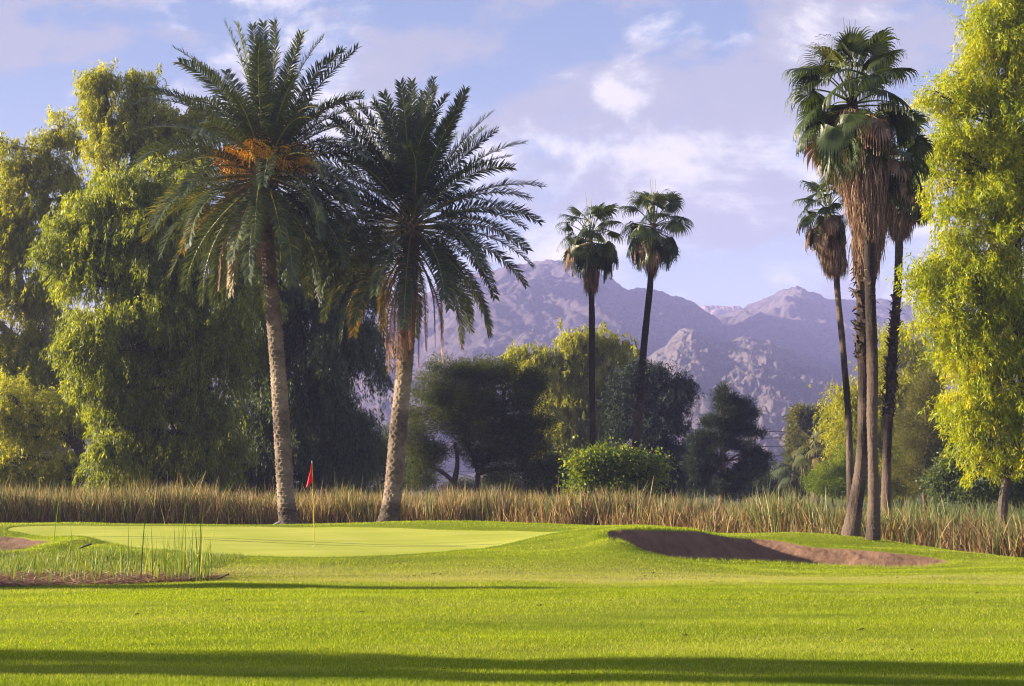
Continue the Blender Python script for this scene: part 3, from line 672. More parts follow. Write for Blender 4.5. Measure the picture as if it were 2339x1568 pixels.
def clumps(blobs, d, total, lump=.22, inner=.5, lobes=11):
    """clump centres on the outer side of many small lobes that sit around each blob"""
    cs, outs, ids, tn = [], [], [], []
    area = np.array([b[2]*b[3] for b in blobs], float); k = np.maximum(6, (total*area/area.sum()).astype(int)); cen_ = []
    for bi, (b, n) in enumerate(zip(blobs, k)):
        dd = d+(b[4] if len(b) > 4 else 0)*1.0; c = W(b[0], b[1], dd); m = mpp(dd); rx, rz = b[2]*m, b[3]*m; ry = max(rx*.9, rz*.6)
        nl = max(4, min(lobes, n//2)); lv = nrm(rng.normal(0, 1, (nl, 3))); lu = inner*.6+(.98-inner*.6)*rng.random(nl)**.5; lc = lv*(lu*rng.uniform(1-lump, 1+lump*.6, nl))[:, None]
        lr = rng.uniform(.18, .42, nl); lt = rng.normal(0, 1, nl)
        j = rng.choice(nl, n, p=lr**2/(lr**2).sum()); v = nrm(rng.normal(0, 1, (n, 3))+lv[j]*.55+A_(0, 0, .35)); u = lc[j]+v*(lr[j]*rng.uniform(.55, 1.0, n))[:, None]
        cs.append(c+u*A_(rx, ry, rz)); outs.append(nrm(nrm(u)*A_(1, 1, .5)+v*.6)); ids += [bi]*n; cen_.append((c, rx, ry, rz)); tn.append(lt[j])
    return np.vstack(cs), np.vstack(outs), np.array(ids), cen_, np.concatenate(tn)
def leaves(mb, P, D, L, Wd, tone, cup=0):
    n = len(P); D = nrm(D); r = rng.normal(0, 1, (n, 3)); Sd = nrm(np.cross(D, r)); L = np.broadcast_to(L, (n,))[:, None]; Wd = np.broadcast_to(Wd, (n,))[:, None]
    V = np.stack([P, P+D*L*.42+Sd*Wd*.5, P+D*L, P+D*L*.42-Sd*Wd*.5], 1).reshape(-1, 3)
    mb.add(V, np.arange(4*n).reshape(-1, 4), np.clip(tone, 0, 1))
def foliage(mb, blobs, d, nleaf, L, Wd, per=60, spread=.35, hang=0, fall=.6, outk=.5, tsd=.14, lump=.22, inner=.5, strands=6, tb=.45, up=0, zmin=None, lobes=11):
    nc = max(8, nleaf//per); cs, out, ids, cen_, ltn = clumps(blobs, d, nc, lump, inner, lobes); nc = len(cs)
    if zmin is not None:
        cs[:, 2] = np.maximum(cs[:, 2], zmin+.3*rng.random(nc))
    sz = rng.gamma(3, 1/3., nc); per_i = np.maximum(6, (per*sz).astype(int)); ci = np.repeat(np.arange(nc), per_i); n = len(ci)
    ct = rng.normal(0, tsd*.6, nc)+ltn*.07; tone = tb+ct[ci]+rng.normal(0, tsd, n)
    scl = (.7+.5*sz[ci])[:, None]
    if hang:
        st = rng.integers(0, strands, n); key = ci*strands+st; so = rng.normal(0, spread*.75, (nc*strands, 3))*A_(1, 1, .6); hl = hang*rng.uniform(.35, 1.25, nc*strands); sway = rng.normal(0, .12, (nc*strands, 2))
        t = rng.random(n); h = (hl[key]*t)
        arch = np.sqrt(np.minimum(t*1.5, 1))
        P = cs[ci]+so[key]*scl+out[ci]*(outk*arch)[:, None]*A_(1, 1, .15)
        P[:, 2] -= h*np.where(t < .15, .5, 1); P[:, :2] += sway[key]*h[:, None]; P += rng.normal(0, .055, (n, 3))
        D = A_(0, 0, -fall)+rng.normal(0, .42, (n, 3))+out[ci]*.25
    else:
        g = rng.normal(0, 1, (n, 3)); g = nrm(g)*(rng.random(n)**.5)[:, None]; P = cs[ci]+g*spread*scl*A_(1, 1, .75)*1.4
        D = g*.9+out[ci]*.5+A_(0, 0, up-fall*.5)+rng.normal(0, .4, (n, 3))
    k = rng.uniform(.65, 1.25, n)
    leaves(mb, P, D, L*k, Wd*k, tone)
    return cs, cen_, ids
def limb(mb, a, b, r0, r1, k=6, sag=0, wig=.08, n=9, tone=.5):
    L = np.linalg.norm(b-a); mid = (a+b)/2+rng.normal(0, wig*L, 3)+A_(0, 0, sag*L); q1 = (a+mid)/2+rng.normal(0, wig*L*.5, 3); q2 = (mid+b)/2+rng.normal(0, wig*L*.5, 3)
    P = spline([a, q1, mid, q2, b], n); tube(mb, P, np.linspace(r0, r1, n), k, tone); return P
def tree(name, label, cat, d, trunks, blobs, mat, bark, nleaf, L, Wd, seed, r0=.3, group=None, twigs=5, top_r=.5, zmin=None, bs=1.0, **kw):
    """trunks: lists of display points from the ground up; blobs: (X, Y, rX, rY[, depth offset]) in display units"""
    global rng
    rng = np.random.default_rng(seed); blobs = [(b[0], b[1], b[2]*bs, b[3]*bs)+tuple(b[4:]) for b in blobs]
    t0 = W(*trunks[0][0], d); t0[2] = -.3; t = empty(name, t0, label, cat, group)
    cb = MB(); cs, cen_, ids = foliage(cb, blobs, d, nleaf, L, Wd, zmin=zmin, **kw); cb.build('crown', M_or(mat), t)
    tb = MB(); paths = []
    for tr in trunks:
        pp_ = [W(p[0], p[1], d+(p[2] if len(p) > 2 else 0)) for p in tr]
        if tr[0][1] > 1110 and pp_[0][2] > -.4: pp_ = [pp_[0]*A_(1, 1, 0)+A_(0, 0, -.5)]+pp_
        P = spline(pp_, 24)
        tube(tb, P, np.interp(np.linspace(0, 1, 24), [0, .08, 1], [r0*1.25, r0, r0*top_r]), 10, .5, lambda r_, a: r_[:, None]*(1+.09*vn(a[None]*2+0*r_[:, None], np.arange(len(r_))[:, None]*.8+0*a[None], None, seed))); paths.append(P)
    allp = np.vstack(paths)
    for bi, (c, rx, ry, rz) in enumerate(cen_):
        dd = np.linalg.norm((allp-c)*A_(1, 1, 1.0)+A_(0, 0, 0), axis=1)+np.maximum(0, allp[:, 2]-c[2]+.3*rz)*2
        j = dd.argmin(); e = c+A_(0, 0, -.2*rz); Pp = limb(tb, allp[j], e, r0*.42, r0*.14, wig=.07, tone=.5)
        mine = cs[ids == bi]
        if len(mine):
            for q in mine[rng.permutation(len(mine))[:twigs]]:
                k = rng.integers(3, len(Pp)); limb(tb, Pp[k], q, r0*.13, .012, 4, wig=.08, n=6)
    tb.build('trunk', M_or(bark), t)
    return t
def M_or(k): return TR.get(k) or M[k]
EU = dict(hang=.8, spread=.34, fall=.9, outk=.25, per=80, bs=.95)
tree('eucalyptus', 'tall airy eucalyptus rising above the dark trees on the left, its top two narrow crowns', 'tree', 84,
     [[(262,1130),(268,900),(262,640),(268,470),(262,330),(235,200)], [(268,560),(300,420),(312,300),(305,200)]],
     [(222,195,30,40),(245,165,22,22),(210,245,28,28),(235,255,35,35),(318,180,32,30),(300,225,38,38),(335,235,22,32),(285,290,42,38),(250,330,42,38),(318,300,35,38),(270,390,45,45),(212,330,18,14),(345,290,20,20),
      (395,262,28,22),(430,285,30,30),(382,300,26,22),(455,260,24,28),(360,340,32,32),(420,350,50,40),(485,275,25,30)],
     'leaf_euc', 'bark_dark', 62000, .30, .055, 101, r0=.32, group='eucalyptus trees at the left', lump=.3, inner=.3, **EU)
tree('eucalyptus', 'light green eucalyptus with white limbs at the left edge of the photo', 'tree', 88,
     [[(170,1130),(130,980),(100,840),(60,700),(30,560),(10,420)], [(108,860),(112,760),(130,640),(110,520),(100,390),(120,300)], [(100,840),(60,790),(20,760),(-40,700)]],
     [(140,285,32,30),(105,310,28,28),(80,355,28,26),(165,320,22,30),(120,370,38,32),(45,385,38,32),(10,400,32,36),(150,400,30,35),(20,480,48,45),(95,460,42,40),(-20,560,50,60),(50,560,38,38),(130,520,30,40),(0,600,40,40),(40,690,50,40),(110,650,40,40),(-10,800,60,50),(70,810,50,45),(90,400,34,30),(170,440,30,40),(20,330,26,22),(60,540,44,40),(10,500,40,40),(30,900,60,50),(120,1000,60,50),(20,650,35,30),(90,650,50,42),(150,600,30,40),(-10,740,40,40),(60,760,40,32),
      (140,730,45,42),(10,850,55,50),(90,860,60,45),(150,820,35,45),(-20,950,50,60),(60,960,55,35),(140,930,40,50)],
     'leaf_euc', 'bark_pale', 165000, .30, .058, 103, r0=.36, group='eucalyptus trees at the left', lump=.3, inner=.3, twigs=7, **EU)
tree('pepper_tree', 'low spreading tree with bare crooked limbs, in front of the eucalyptus at the left edge', 'tree', 78,
     [[(215,1125),(195,1060),(170,1010),(120,985),(60,930),(-20,890)], [(180,1020),(165,950),(200,900)]],
     [(20,900,70,40),(-30,960,60,60),(60,1000,60,40),(110,930,60,40),(30,1060,60,45),(120,1060,60,40),(180,1080,40,40),(90,1110,70,30),(180,960,40,50),(-20,1080,60,50)],
     'leaf_euc', 'bark_dark', 62000, .22, .045, 105, r0=.34, hang=.8, spread=.4, fall=.7, lump=.3, inner=.3, twigs=12)
tree('weeping_tree', 'huge dense weeping tree with bright yellow-green curtains hanging at its left side', 'tree', 69,
     [[(455,1150),(460,980),(462,800),(450,640),(400,520)], [(460,900),(400,760),(330,640),(280,520)], [(460,800),(520,700),(560,600)]],
     [(260,420,80,50),(350,385,60,36),(420,420,60,50),(190,470,60,50),(330,430,70,50),(150,540,50,60),(230,520,80,70),(320,520,90,80),(410,500,80,80),(480,560,80,90),(170,620,50,60),(250,620,80,80),(350,620,90,90),(440,660,90,90),
      (330,700,70,60,-1),(395,720,60,55),(340,760,60,50),(230,730,70,50,-2),(175,770,35,60,-2),(300,740,80,80),(400,780,90,90),(215,850,50,80,-2),(290,860,80,80),(470,830,80,100),(370,920,90,90),(245,960,45,80,-2),(262,1060,38,60,-2),(310,1010,60,80),(390,1040,80,80),(470,990,80,110),(300,1080,50,40),(540,720,80,110)],
     'leaf_willow', 'bark_dark', 300000, .24, .055, 107, r0=.5, hang=.95, spread=.3, fall=1.0, outk=.35, per=130, strands=9, lump=.34, zmin=1.0, twigs=6, bs=.97, lobes=16)
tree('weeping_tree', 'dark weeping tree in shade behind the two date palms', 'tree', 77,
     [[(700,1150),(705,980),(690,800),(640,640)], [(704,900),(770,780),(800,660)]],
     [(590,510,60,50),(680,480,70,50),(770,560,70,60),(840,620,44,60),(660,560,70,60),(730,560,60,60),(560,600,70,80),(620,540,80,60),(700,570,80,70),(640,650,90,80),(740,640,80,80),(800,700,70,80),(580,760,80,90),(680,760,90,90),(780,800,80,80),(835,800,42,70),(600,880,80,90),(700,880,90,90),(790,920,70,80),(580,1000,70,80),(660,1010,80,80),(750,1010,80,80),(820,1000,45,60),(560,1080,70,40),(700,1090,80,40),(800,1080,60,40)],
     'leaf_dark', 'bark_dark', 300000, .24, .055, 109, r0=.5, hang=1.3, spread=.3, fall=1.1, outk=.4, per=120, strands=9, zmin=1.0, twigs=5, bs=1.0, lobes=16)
tree('shrub', 'grey-green shrub under the dark weeping tree, seen between the date palm trunks', 'shrub', 90, [[(860,1135),(862,1110),(860,1080)], [(862,1112),(900,1090),(930,1060)]],
     [(820,1070,35,40),(860,1060,35,50),(895,1000,25,40),(910,1060,40,45),(950,1085,45,30),(860,1110,60,25)], 'leaf_scrub', 'bark_dark', 26000, .14, .05, 111, r0=.12, zmin=.2)
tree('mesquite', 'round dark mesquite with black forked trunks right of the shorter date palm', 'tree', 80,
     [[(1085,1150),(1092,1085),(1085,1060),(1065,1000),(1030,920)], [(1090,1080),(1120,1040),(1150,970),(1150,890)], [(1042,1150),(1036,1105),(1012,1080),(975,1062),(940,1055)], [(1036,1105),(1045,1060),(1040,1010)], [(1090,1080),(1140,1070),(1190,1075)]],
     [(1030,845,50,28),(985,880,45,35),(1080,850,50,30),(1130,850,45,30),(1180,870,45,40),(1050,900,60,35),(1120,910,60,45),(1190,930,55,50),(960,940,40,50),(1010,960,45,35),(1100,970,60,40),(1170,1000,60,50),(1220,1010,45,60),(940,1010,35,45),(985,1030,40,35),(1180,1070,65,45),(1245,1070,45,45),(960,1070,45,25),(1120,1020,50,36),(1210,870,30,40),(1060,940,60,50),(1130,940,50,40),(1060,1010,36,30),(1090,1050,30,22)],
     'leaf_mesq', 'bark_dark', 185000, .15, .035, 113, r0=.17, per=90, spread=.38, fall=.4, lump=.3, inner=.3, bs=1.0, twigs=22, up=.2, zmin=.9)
tree('eucalyptus', 'tall light green eucalyptus with billowing crown behind the left fan palm of the pair', 'tree', 112,
     [[(1310,1130),(1312,1020),(1300,920),(1280,850)], [(1312,1020),(1345,920),(1340,800)], [(1300,960),(1250,880),(1200,820)], [(1345,930),(1395,850),(1400,790)]],
     [(1185,800,22,22),(1215,815,26,24),(1235,800,14,14),(1205,845,32,28),(1250,845,28,30),(1305,775,26,24),(1335,770,26,20),(1355,790,24,26),(1325,805,32,24),(1278,815,24,26),(1310,850,40,30),(1355,850,38,32),(1265,880,42,32),(1400,785,22,26),(1405,825,24,30),(1392,870,32,28),(1330,910,50,34),(1255,935,42,34),(1395,935,34,40),(1300,980,54,38),(1365,1000,40,44),(1255,1000,34,38),(1285,1060,44,44),(1345,1070,48,40),(1418,900,20,34)],
     'leaf_euc', 'bark_pale', 130000, .34, .075, 115, r0=.32, hang=.9, spread=.42, fall=1, outk=.3, per=80, lump=.2, inner=.55, twigs=7, bs=.93)
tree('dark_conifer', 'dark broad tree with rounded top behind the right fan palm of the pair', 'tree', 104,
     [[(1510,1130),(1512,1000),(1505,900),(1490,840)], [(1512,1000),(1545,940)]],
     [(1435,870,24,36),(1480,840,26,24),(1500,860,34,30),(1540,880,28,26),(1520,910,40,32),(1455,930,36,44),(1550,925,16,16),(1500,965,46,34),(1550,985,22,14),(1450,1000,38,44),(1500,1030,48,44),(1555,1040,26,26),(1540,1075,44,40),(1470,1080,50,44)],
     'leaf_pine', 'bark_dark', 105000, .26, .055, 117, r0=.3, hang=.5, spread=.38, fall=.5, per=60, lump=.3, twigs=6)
tree('pine_tree', 'dark pine with ragged layered branches standing alone before the lit foothill', 'tree', 96,
     [[(1648,1140),(1650,1060),(1648,960),(1652,890)]],
     [(1655,893,9,12),(1650,915,18,12),(1672,918,15,12),(1655,940,28,14),(1690,930,16,10),(1710,925,9,12),(1700,955,24,12),(1640,970,34,14),(1618,965,12,16),(1720,950,14,10),(1690,985,38,14),(1625,1000,36,14),(1725,990,14,10),(1665,1020,50,15),(1590,1010,18,10),(1600,1035,28,12),(1715,1035,30,12),(1640,1055,55,16),(1720,1065,30,12),(1745,1045,14,9),(1600,1080,40,18),(1680,1085,50,18),(1640,1115,60,18),(1585,1060,22,12)],
     'leaf_pine', 'bark_pine', 105000, .20, .032, 119, r0=.24, per=70, spread=.27, lobes=7, fall=-.2, up=.5, lump=.3, inner=.2, twigs=9)
tree('leafy_bush', 'bright green broad-leaved bush behind the reeds, around the foot of the fan palm pair', 'bush', 62,
     [[(1400,1150),(1402,1115),(1390,1080)], [(1402,1118),(1450,1090),(1470,1070)]],
     [(1345,1065,26,22),(1385,1045,30,18),(1425,1045,28,20),(1365,1090,40,28),(1420,1085,42,28),(1475,1090,30,22),(1340,1110,30,20),(1400,1120,50,20),(1460,1120,44,20),(1330,1080,16,20),(1500,1070,20,26),(1455,1050,18,16),(1320,1050,10,12),(1400,1060,30,24)],
     'leaf_bush', 'bark_dark', 12500, .16, .10, 121, r0=.1, spread=.38, fall=.5, per=30, tsd=.22, twigs=12, lobes=7, lump=.6, inner=.1)
tree('shrub', 'dark low shrub right of the mesquite, left of the bright leafy bush', 'shrub', 86, [[(1290,1140),(1290,1110),(1288,1090)]], [(1260,1095,40,22),(1300,1100,34,26),(1240,1118,40,16)], 'leaf_mesq', 'bark_dark', 18000, .13, .05, 123, r0=.09, zmin=.2)
tree('shrub', 'hazy grey-green shrubs right of the pine, left of the small far fan palm', 'shrub', 128, [[(1770,1130),(1772,1100),(1770,1080)]], [(1745,1100,36,26),(1775,1082,24,22),(1805,1100,34,24),(1765,1118,60,14),(1700,1110,40,24),(1590,1110,60,26)], 'leaf_scrub', 'bark_dark', 30000, .2, .08, 125, r0=.12)
tree('poplar', 'left one of the two hazy columnar trees before the foothill', 'tree', 142, [[(1836,1130),(1838,1050),(1836,960)]], [(1833,960,17,22),(1838,990,23,28),(1834,1030,25,30),(1836,1070,28,32)], 'leaf_olive', 'bark_dark', 34000, .36, .12, 127, r0=.2, group='columnar trees before the foothill', spread=.5)
tree('poplar', 'right one of the two hazy columnar trees before the foothill', 'tree', 146, [[(1880,1130),(1882,1050),(1880,960)]], [(1876,957,16,20),(1882,990,25,28),(1886,1030,28,30),(1882,1075,34,34)], 'leaf_scrub', 'bark_dark', 36000, .36, .12, 129, r0=.2, group='columnar trees before the foothill', spread=.5)
tree('feathery_shrub', 'bright green feathery shrub behind the reeds at the foot of the columnar trees', 'shrub', 92, [[(1900,1135),(1900,1110),(1895,1085)]], [(1860,1098,30,14),(1900,1085,40,22),(1930,1060,24,30),(1890,1115,50,16),(1940,1110,40,22)], 'leaf_bush', 'bark_dark', 26000, .18, .03, 131, r0=.1, spread=.35)
tree('eucalyptus', 'tall sparse yellow-green eucalyptus behind the fan palm group', 'tree', 98,
     [[(2060,1140),(2058,1050),(2050,930),(2045,820),(2030,750)], [(2056,1000),(1990,930),(1930,900)], [(2052,930),(2100,850)]],
     [(2035,758,24,26),(2060,800,34,30),(2010,830,28,34),(2090,850,44,38),(2040,870,44,40),(1965,880,24,22),(1930,915,30,24),(1915,960,22,28),(1960,950,40,44),(2020,950,46,48),(2100,940,54,54),(1935,1010,32,34),(1990,1030,44,44),(2060,1040,54,50),(2130,1030,44,54),(1950,1080,44,30),(2040,1100,64,28),(1900,880,10,10)],
     'leaf_euc', 'bark_pale', 105000, .25, .06, 133, r0=.26, hang=.8, spread=.5, fall=.7, per=60, lump=.3, inner=.25, twigs=9)
tree('feathery_pine', 'soft grey-green pine left of the big bright tree, its branches in level sprays', 'tree', 90,
     [[(2112,1140),(2112,1020),(2118,920),(2125,850)]],
     [(2125,880,30,22),(2105,910,34,16),(2145,930,36,20),(2095,960,40,16),(2150,985,44,20),(2110,1010,54,18),(2155,1045,50,22),(2090,1060,50,18),(2130,1095,64,22),(2180,960,24,30)],
     'leaf_olive', 'bark_pine', 62000, .24, .03, 135, r0=.16, spread=.42, fall=0, up=.4, per=55, twigs=8)
tree('dark_bush', 'dark glossy green bush under the big bright tree at the right', 'bush', 62,
     [[(2230,1150),(2232,1120),(2225,1090)]],
     [(2180,1080,34,28),(2150,1105,34,22),(2220,1075,50,34),(2270,1085,44,34),(2320,1080,44,44),(2220,1115,80,26),(2370,1090,60,50),(2280,1110,60,20)],
     'leaf_dark', 'bark_dark', 52000, .15, .08, 137, r0=.12, spread=.35, per=60, tb=.6)
tree('bright_tree', 'big sunlit yellow-green tree filling the right edge of the photo', 'tree', 44,
     [[(2290,1170),(2300,1090),(2318,1030),(2335,930),(2330,700),(2320,450),(2300,200),(2310,20)], [(2332,760),(2240,650),(2160,600)], [(2332,900),(2260,830)], [(2320,480),(2240,380)]],
     [(2265,-20,60,40),(2300,30,60,44),(2230,60,36,30),(2350,100,70,60),(2262,110,50,40),(2190,150,24,20),(2210,185,40,32),(2280,190,60,44),(2140,215,28,16),(2170,235,34,24),(2230,250,50,38),(2320,270,66,50),(2180,300,44,34),(2150,345,34,30),(2250,330,54,40),(2330,370,60,50),(2200,385,46,34),(2160,420,24,26),(2260,430,54,42),(2340,470,60,50),(2190,470,32,28),(2250,520,50,34),(2190,530,34,20),
      (2320,570,60,46),(2130,590,36,22),(2200,600,50,30),(2100,615,30,22),(2260,640,60,40),(2160,650,54,30),(2110,670,30,22),(2220,710,60,42),(2320,690,60,60),(2150,720,44,28),(2120,740,30,16),(2190,780,50,34),(2270,800,60,44),(2340,820,60,60),(2160,810,30,22),(2210,860,44,36),(2290,890,60,44),(2200,920,36,30),(2250,960,44,32),(2330,960,60,46),(2215,990,26,24),(2270,1020,40,26),(2330,1050,36,26),(2240,1050,18,16),(2400,300,80,200),(2400,700,80,200),(2400,100,80,120)],
     'leaf_bright', 'bark_dark', 290000, .16, .036, 139, r0=.15, hang=.55, spread=.25, fall=.7, outk=.34, per=120, lump=.38, inner=.3, strands=8, tsd=.2, twigs=10, lobes=13)
# the small far fan palms
fan_palm('small hazy fan palm far behind the reeds, left of the columnar trees', 120, [(1815,1128),(1815,1105),(1816,1082)], [.35, .4, .3], None, 22, 1.2, 1.2, (1.6, .6, .5), 61, None, 'far small fan palms', ns=18, skn=900, dead=2, K=10, lmat='leaf_scrub')
fan_palm('pale dusty fan palm far behind the reeds, in front of the columnar trees', 118, [(1862,1128),(1862,1080),(1860,1035)], [.35, .3, .3], None, 22, 1.3, 1.3, (2.0, .6, .5), 63, None, 'far small fan palms', ns=18, skn=1000, dead=6, K=10, lmat='leaf_olive')
tree('shrub', 'long dark thicket low behind the reeds at the centre', 'thicket', 132, [[(1560,1135),(1562,1110),(1560,1090)]], [(x, 1108+6*math.sin(x), 46, 22) for x in range(900, 1960, 60)], 'leaf_scrub', 'bark_dark', 60000, .22, .09, 141, r0=.12)
# trees outside the frame on the left: their shadows cross the lawn
for nm, lb_, x, y, h, w_, z0 in (('cypress', 'tallest narrow cypress outside the left edge, shading the nearest grass', -16.6, 14.75, 8.6, .42, .3), ('cypress', 'thin cypress outside the left edge, its shadow lying nearest the camera', -16.0, 13.8, 8.0, .22, .3), ('cypress', 'short cypress outside the left edge, shading the grass beside the reed litter', -23.5, 24.7, 6.4, .5, .3)):
    rng = np.random.default_rng(int(-x*10)); t = empty(nm, (x, y, 0), lb_, 'tree', 'cypresses outside the left edge')
    cb = MB(); n = 16000; zz = z0+rng.random(n)*(h-z0); a = rng.uniform(0, 6.28, n); rr = w_*np.sin(np.clip((zz-z0)/(h-z0)*.95+.06, 0, 1)*math.pi)**.5*rng.random(n)**.5*(1+.8*vn(a*2, zz*1.6))
    leaves(cb, np.stack([x+np.cos(a)*rr, y+np.sin(a)*rr, zz], -1), rng.normal(0, .4, (n, 3))+A_(0, 0, 1), .16, .06, rng.random(n)); cb.build('crown', TR['leaf_dark'], t)
    tb = MB(); tube(tb, spline([(x, y, -.1), (x, y, h*.8)], 8), np.linspace(.16, .04, 8), 8); tb.build('trunk', M['bark_dark'], t)

# ================================================================ MOUNTAINS
def rockmat(name, a, b, scrub, k=1.0):
    m, nt = newmat(name); n = N(nt)
    pos = n('ShaderNodeNewGeometry').outputs['Position']
    c = n.ramp(n.noise(.014*k, 8, pos, .75), [(.35, a), (.65, b)])
    s = n('ShaderNodeMapRange', {0: n.noise(.24*k, 3, pos, .8), 1: .5, 2: .6}).outputs[0]
    c = n.mix(n.math('MULTIPLY', s, .75), c, scrub)
    bp = n('ShaderNodeBump', {'Height': n.noise(.15*k, 8, pos, .8), 'Strength': .9, 'Distance': 4.0})
    p = n('ShaderNodeBsdfPrincipled', {'Base Color': c, 'Roughness': .95, 'Specular IOR Level': .1, 'Normal': bp.outputs[0]})
    n('ShaderNodeOutputMaterial', {0: p.outputs[0]})
    return m
def mountain(name, label, ridge, d0, d1, amp, mat, seed, fs=1.0, prof=1.0, jag=1.0, nx=620, ny=240):
    X = np.linspace(ridge[0][0], ridge[-1][0], nx); Yr = np.interp(X, [p[0] for p in ridge], [p[1] for p in ridge])
    kern = np.ones(9)/9; Yr = np.convolve(np.pad(Yr, 4, 'edge'), kern, 'valid')
    w1 = np.array([W(a, b, d1) for a, b in zip(X, Yr)]); u = w1[:, 0]/d1; zr = w1[:, 2]
    t = np.concatenate([np.linspace(0, 1, ny), np.linspace(1, 1.35, 40)[1:]]); dd = d0+(d1-d0)*t
    xx = u[None]*dd[:, None]; yy = dd[:, None]*np.ones(nx)[None]
    pr = np.where(t <= 1, sstep(np.clip(t, 0, 1))*.35+.65*np.clip(t, 0, 1)**prof, 1-2.2*(t-1))[:, None]
    env = np.where(t <= 1, np.sin(np.clip(t, 0, 1)*math.pi*.93)**.7+.04, .25)[:, None]
    wx = xx+25*fs*fbm(xx/90/fs, yy/90/fs, None, 3, seed+50)
    rg = ridged(wx/70/fs, yy/120/fs, 7, seed)
    fine = fbm(xx/9/fs, yy/9/fs, None, 4, seed+9)*1.5
    zz = -3+(zr[None]+3)*pr+amp*env*(rg-.35)+fs*1.5*fine*np.clip(env+.15, 0, 1)*jag+np.where(t[:, None] > .93, fs*.9*np.abs(fbm(xx/4/fs, yy/30, None, 2, seed+70)), 0)
    mb = MB(); mb.add(np.stack([xx, yy, zz], -1), gridF(len(t), nx)); return tag(mb.build(name, mat, None, True), label, 'mountain', None, 'structure')
RM = rockmat('rock', (.075, .06, .068), (.15, .12, .125), (.042, .042, .04))
RL = rockmat('rock_light', (.10, .082, .085), (.20, .165, .16), (.085, .085, .075), 1.4)
RP = rockmat('rock_pink', (.22, .145, .125), (.34, .235, .20), (.17, .13, .11))
mountain('mountain', 'broad purple-grey mountain ridge right of the shorter date palm', [(-500,900),(0,840),(300,780),(600,760),(820,740),(950,690),(1050,640),(1150,614),(1190,604),(1240,601),(1290,611),(1350,628),(1400,645),(1440,660),(1480,664),(1520,676),(1560,690),(1600,712),(1640,740),(1720,800),(1850,870),(2050,960),(2300,1080)], 630, 1350, 9.5, RM, 3, .93)
mountain('mountain', 'second mountain ridge with a small knob, behind the right fan palm group', [(1300,860),(1450,800),(1560,755),(1600,738),(1640,722),(1700,702),(1740,685),(1775,668),(1795,658),(1820,656),(1840,664),(1870,680),(1900,690),(1960,692),(2010,690),(2060,697),(2150,715),(2339,750),(2700,820),(3200,900)], 780, 1530, 9, RM, 17, .93, nx=520)
mountain('foothill', 'nearer rocky foothill catching the light behind the pine', [(1330,1060),(1380,930),(1440,850),(1490,815),(1520,800),(1535,775),(1560,758),(1590,757),(1615,775),(1640,790),(1680,780),(1720,776),(1760,784),(1800,800),(1850,825),(1900,850),(1950,885),(2000,930),(2060,990),(2140,1080)], 450, 960, 3.4, RL, 29, .50, jag=2.0, nx=520)
mountain('far_peak', 'small distant pinkish rocky peak showing in the notch between the two ridges', [(1500,780),(1570,730),(1590,708),(1610,697),(1640,697),(1665,702),(1690,704),(1730,730),(1800,780)], 1600, 1900, 8, RP, 41, nx=220, ny=90)

# ================================================================ FLAGSTICK AND SMALL THINGS
def paint(name, c, rough=.5, coat=0):
    m, nt = newmat(name); n = N(nt)
    nz = n.noise(30, 3); col = n.mix(n.math('MULTIPLY', nz, .35), c, tuple(v*.6 for v in c))
    p = n('ShaderNodeBsdfPrincipled', {'Base Color': col, 'Roughness': rough}); n('ShaderNodeOutputMaterial', {0: p.outputs[0]}); return m
YEL = paint('pole_yellow', (.62, .46, .03)); WHT = paint('white', (.75, .75, .75)); BLK = paint('black_pipe', (.02, .02, .02)); GRY = paint('bird_grey', (.3, .3, .32)); DRK = paint('twig', (.06, .04, .03), .9)
mred, nt = newmat('flag_red'); n = N(nt)
pr = n('ShaderNodeBsdfPrincipled', {'Base Color': (.72, .02, .025, 1), 'Roughness': .6}); tl = n('ShaderNodeBsdfTranslucent', {'Color': (.9, .03, .03, 1)}); mx = n('ShaderNodeMixShader', {0: .4, 1: pr.outputs[0], 2: tl.outputs[0]}); n('ShaderNodeOutputMaterial', {0: mx.outputs[0]})
gq = np.argmin([abs(terrain(A_(Gp(719, 1248, z)[0]), A_(Gp(719, 1248, z)[1]))[0]-z) for z in np.linspace(.1, .4, 61)]); fz = np.linspace(.1, .4, 61)[gq]
fb = Gp(719, 1248, fz); ft = W(712.5, 1052, fb[1])
t = empty('flagstick', fb, 'thin yellow golf flagstick with a limp red flag on the putting green', 'flagstick')
mb = MB(); tube(mb, spline([fb-A_(0, 0, .1), fb+(ft-fb)*.5, fb+(ft-fb)*.97], 8), .0085, 8); mb.build('pole', YEL, t)
mb = MB(); e = fb+(ft-fb)*.97; tube(mb, np.array([e, e+(ft-e)*.5, ft]), [.012, .016, .006], 8); mb.build('pole_tip', GRY, t)
mb = MB(); nr, nc = 22, 14; ss = np.linspace(0, 1, nr)[:, None]; vv = np.linspace(0, 1, nc)[None]
H_ = .44; zt = .965-.012
px = -(vv**1.1)*(.02+.16*ss**1.2)+.028*np.sin(vv*9)*ss; py = .05*np.sin(vv*11+ss*2)*(.3+ss)
pz = ft[2]-.06-H_*ss*(1-.0*vv)-.14*vv*ss-.05*vv*(1-ss)
ax = np.interp(pz, [fb[2], ft[2]], [fb[0], ft[0]])
mb.add(np.stack([ax+px, fb[1]+py+0*px, pz], -1), gridF(nr, nc)); fl = mb.build('flag', mred, t, True)
fl.modifiers.new('thick', 'SOLIDIFY').thickness = .002
mb = MB(); k = 5; vv2 = np.linspace(.0, .18, k)[None]
px2 = px[:, :3]; mb.add(np.stack([ax[:16, :3]+px2[:16]*1.0+.003, fb[1]+py[:16, :3]-.006, pz[:16, :3]], -1), gridF(16, 3)); mb.build('sleeve', WHT, fl, True)
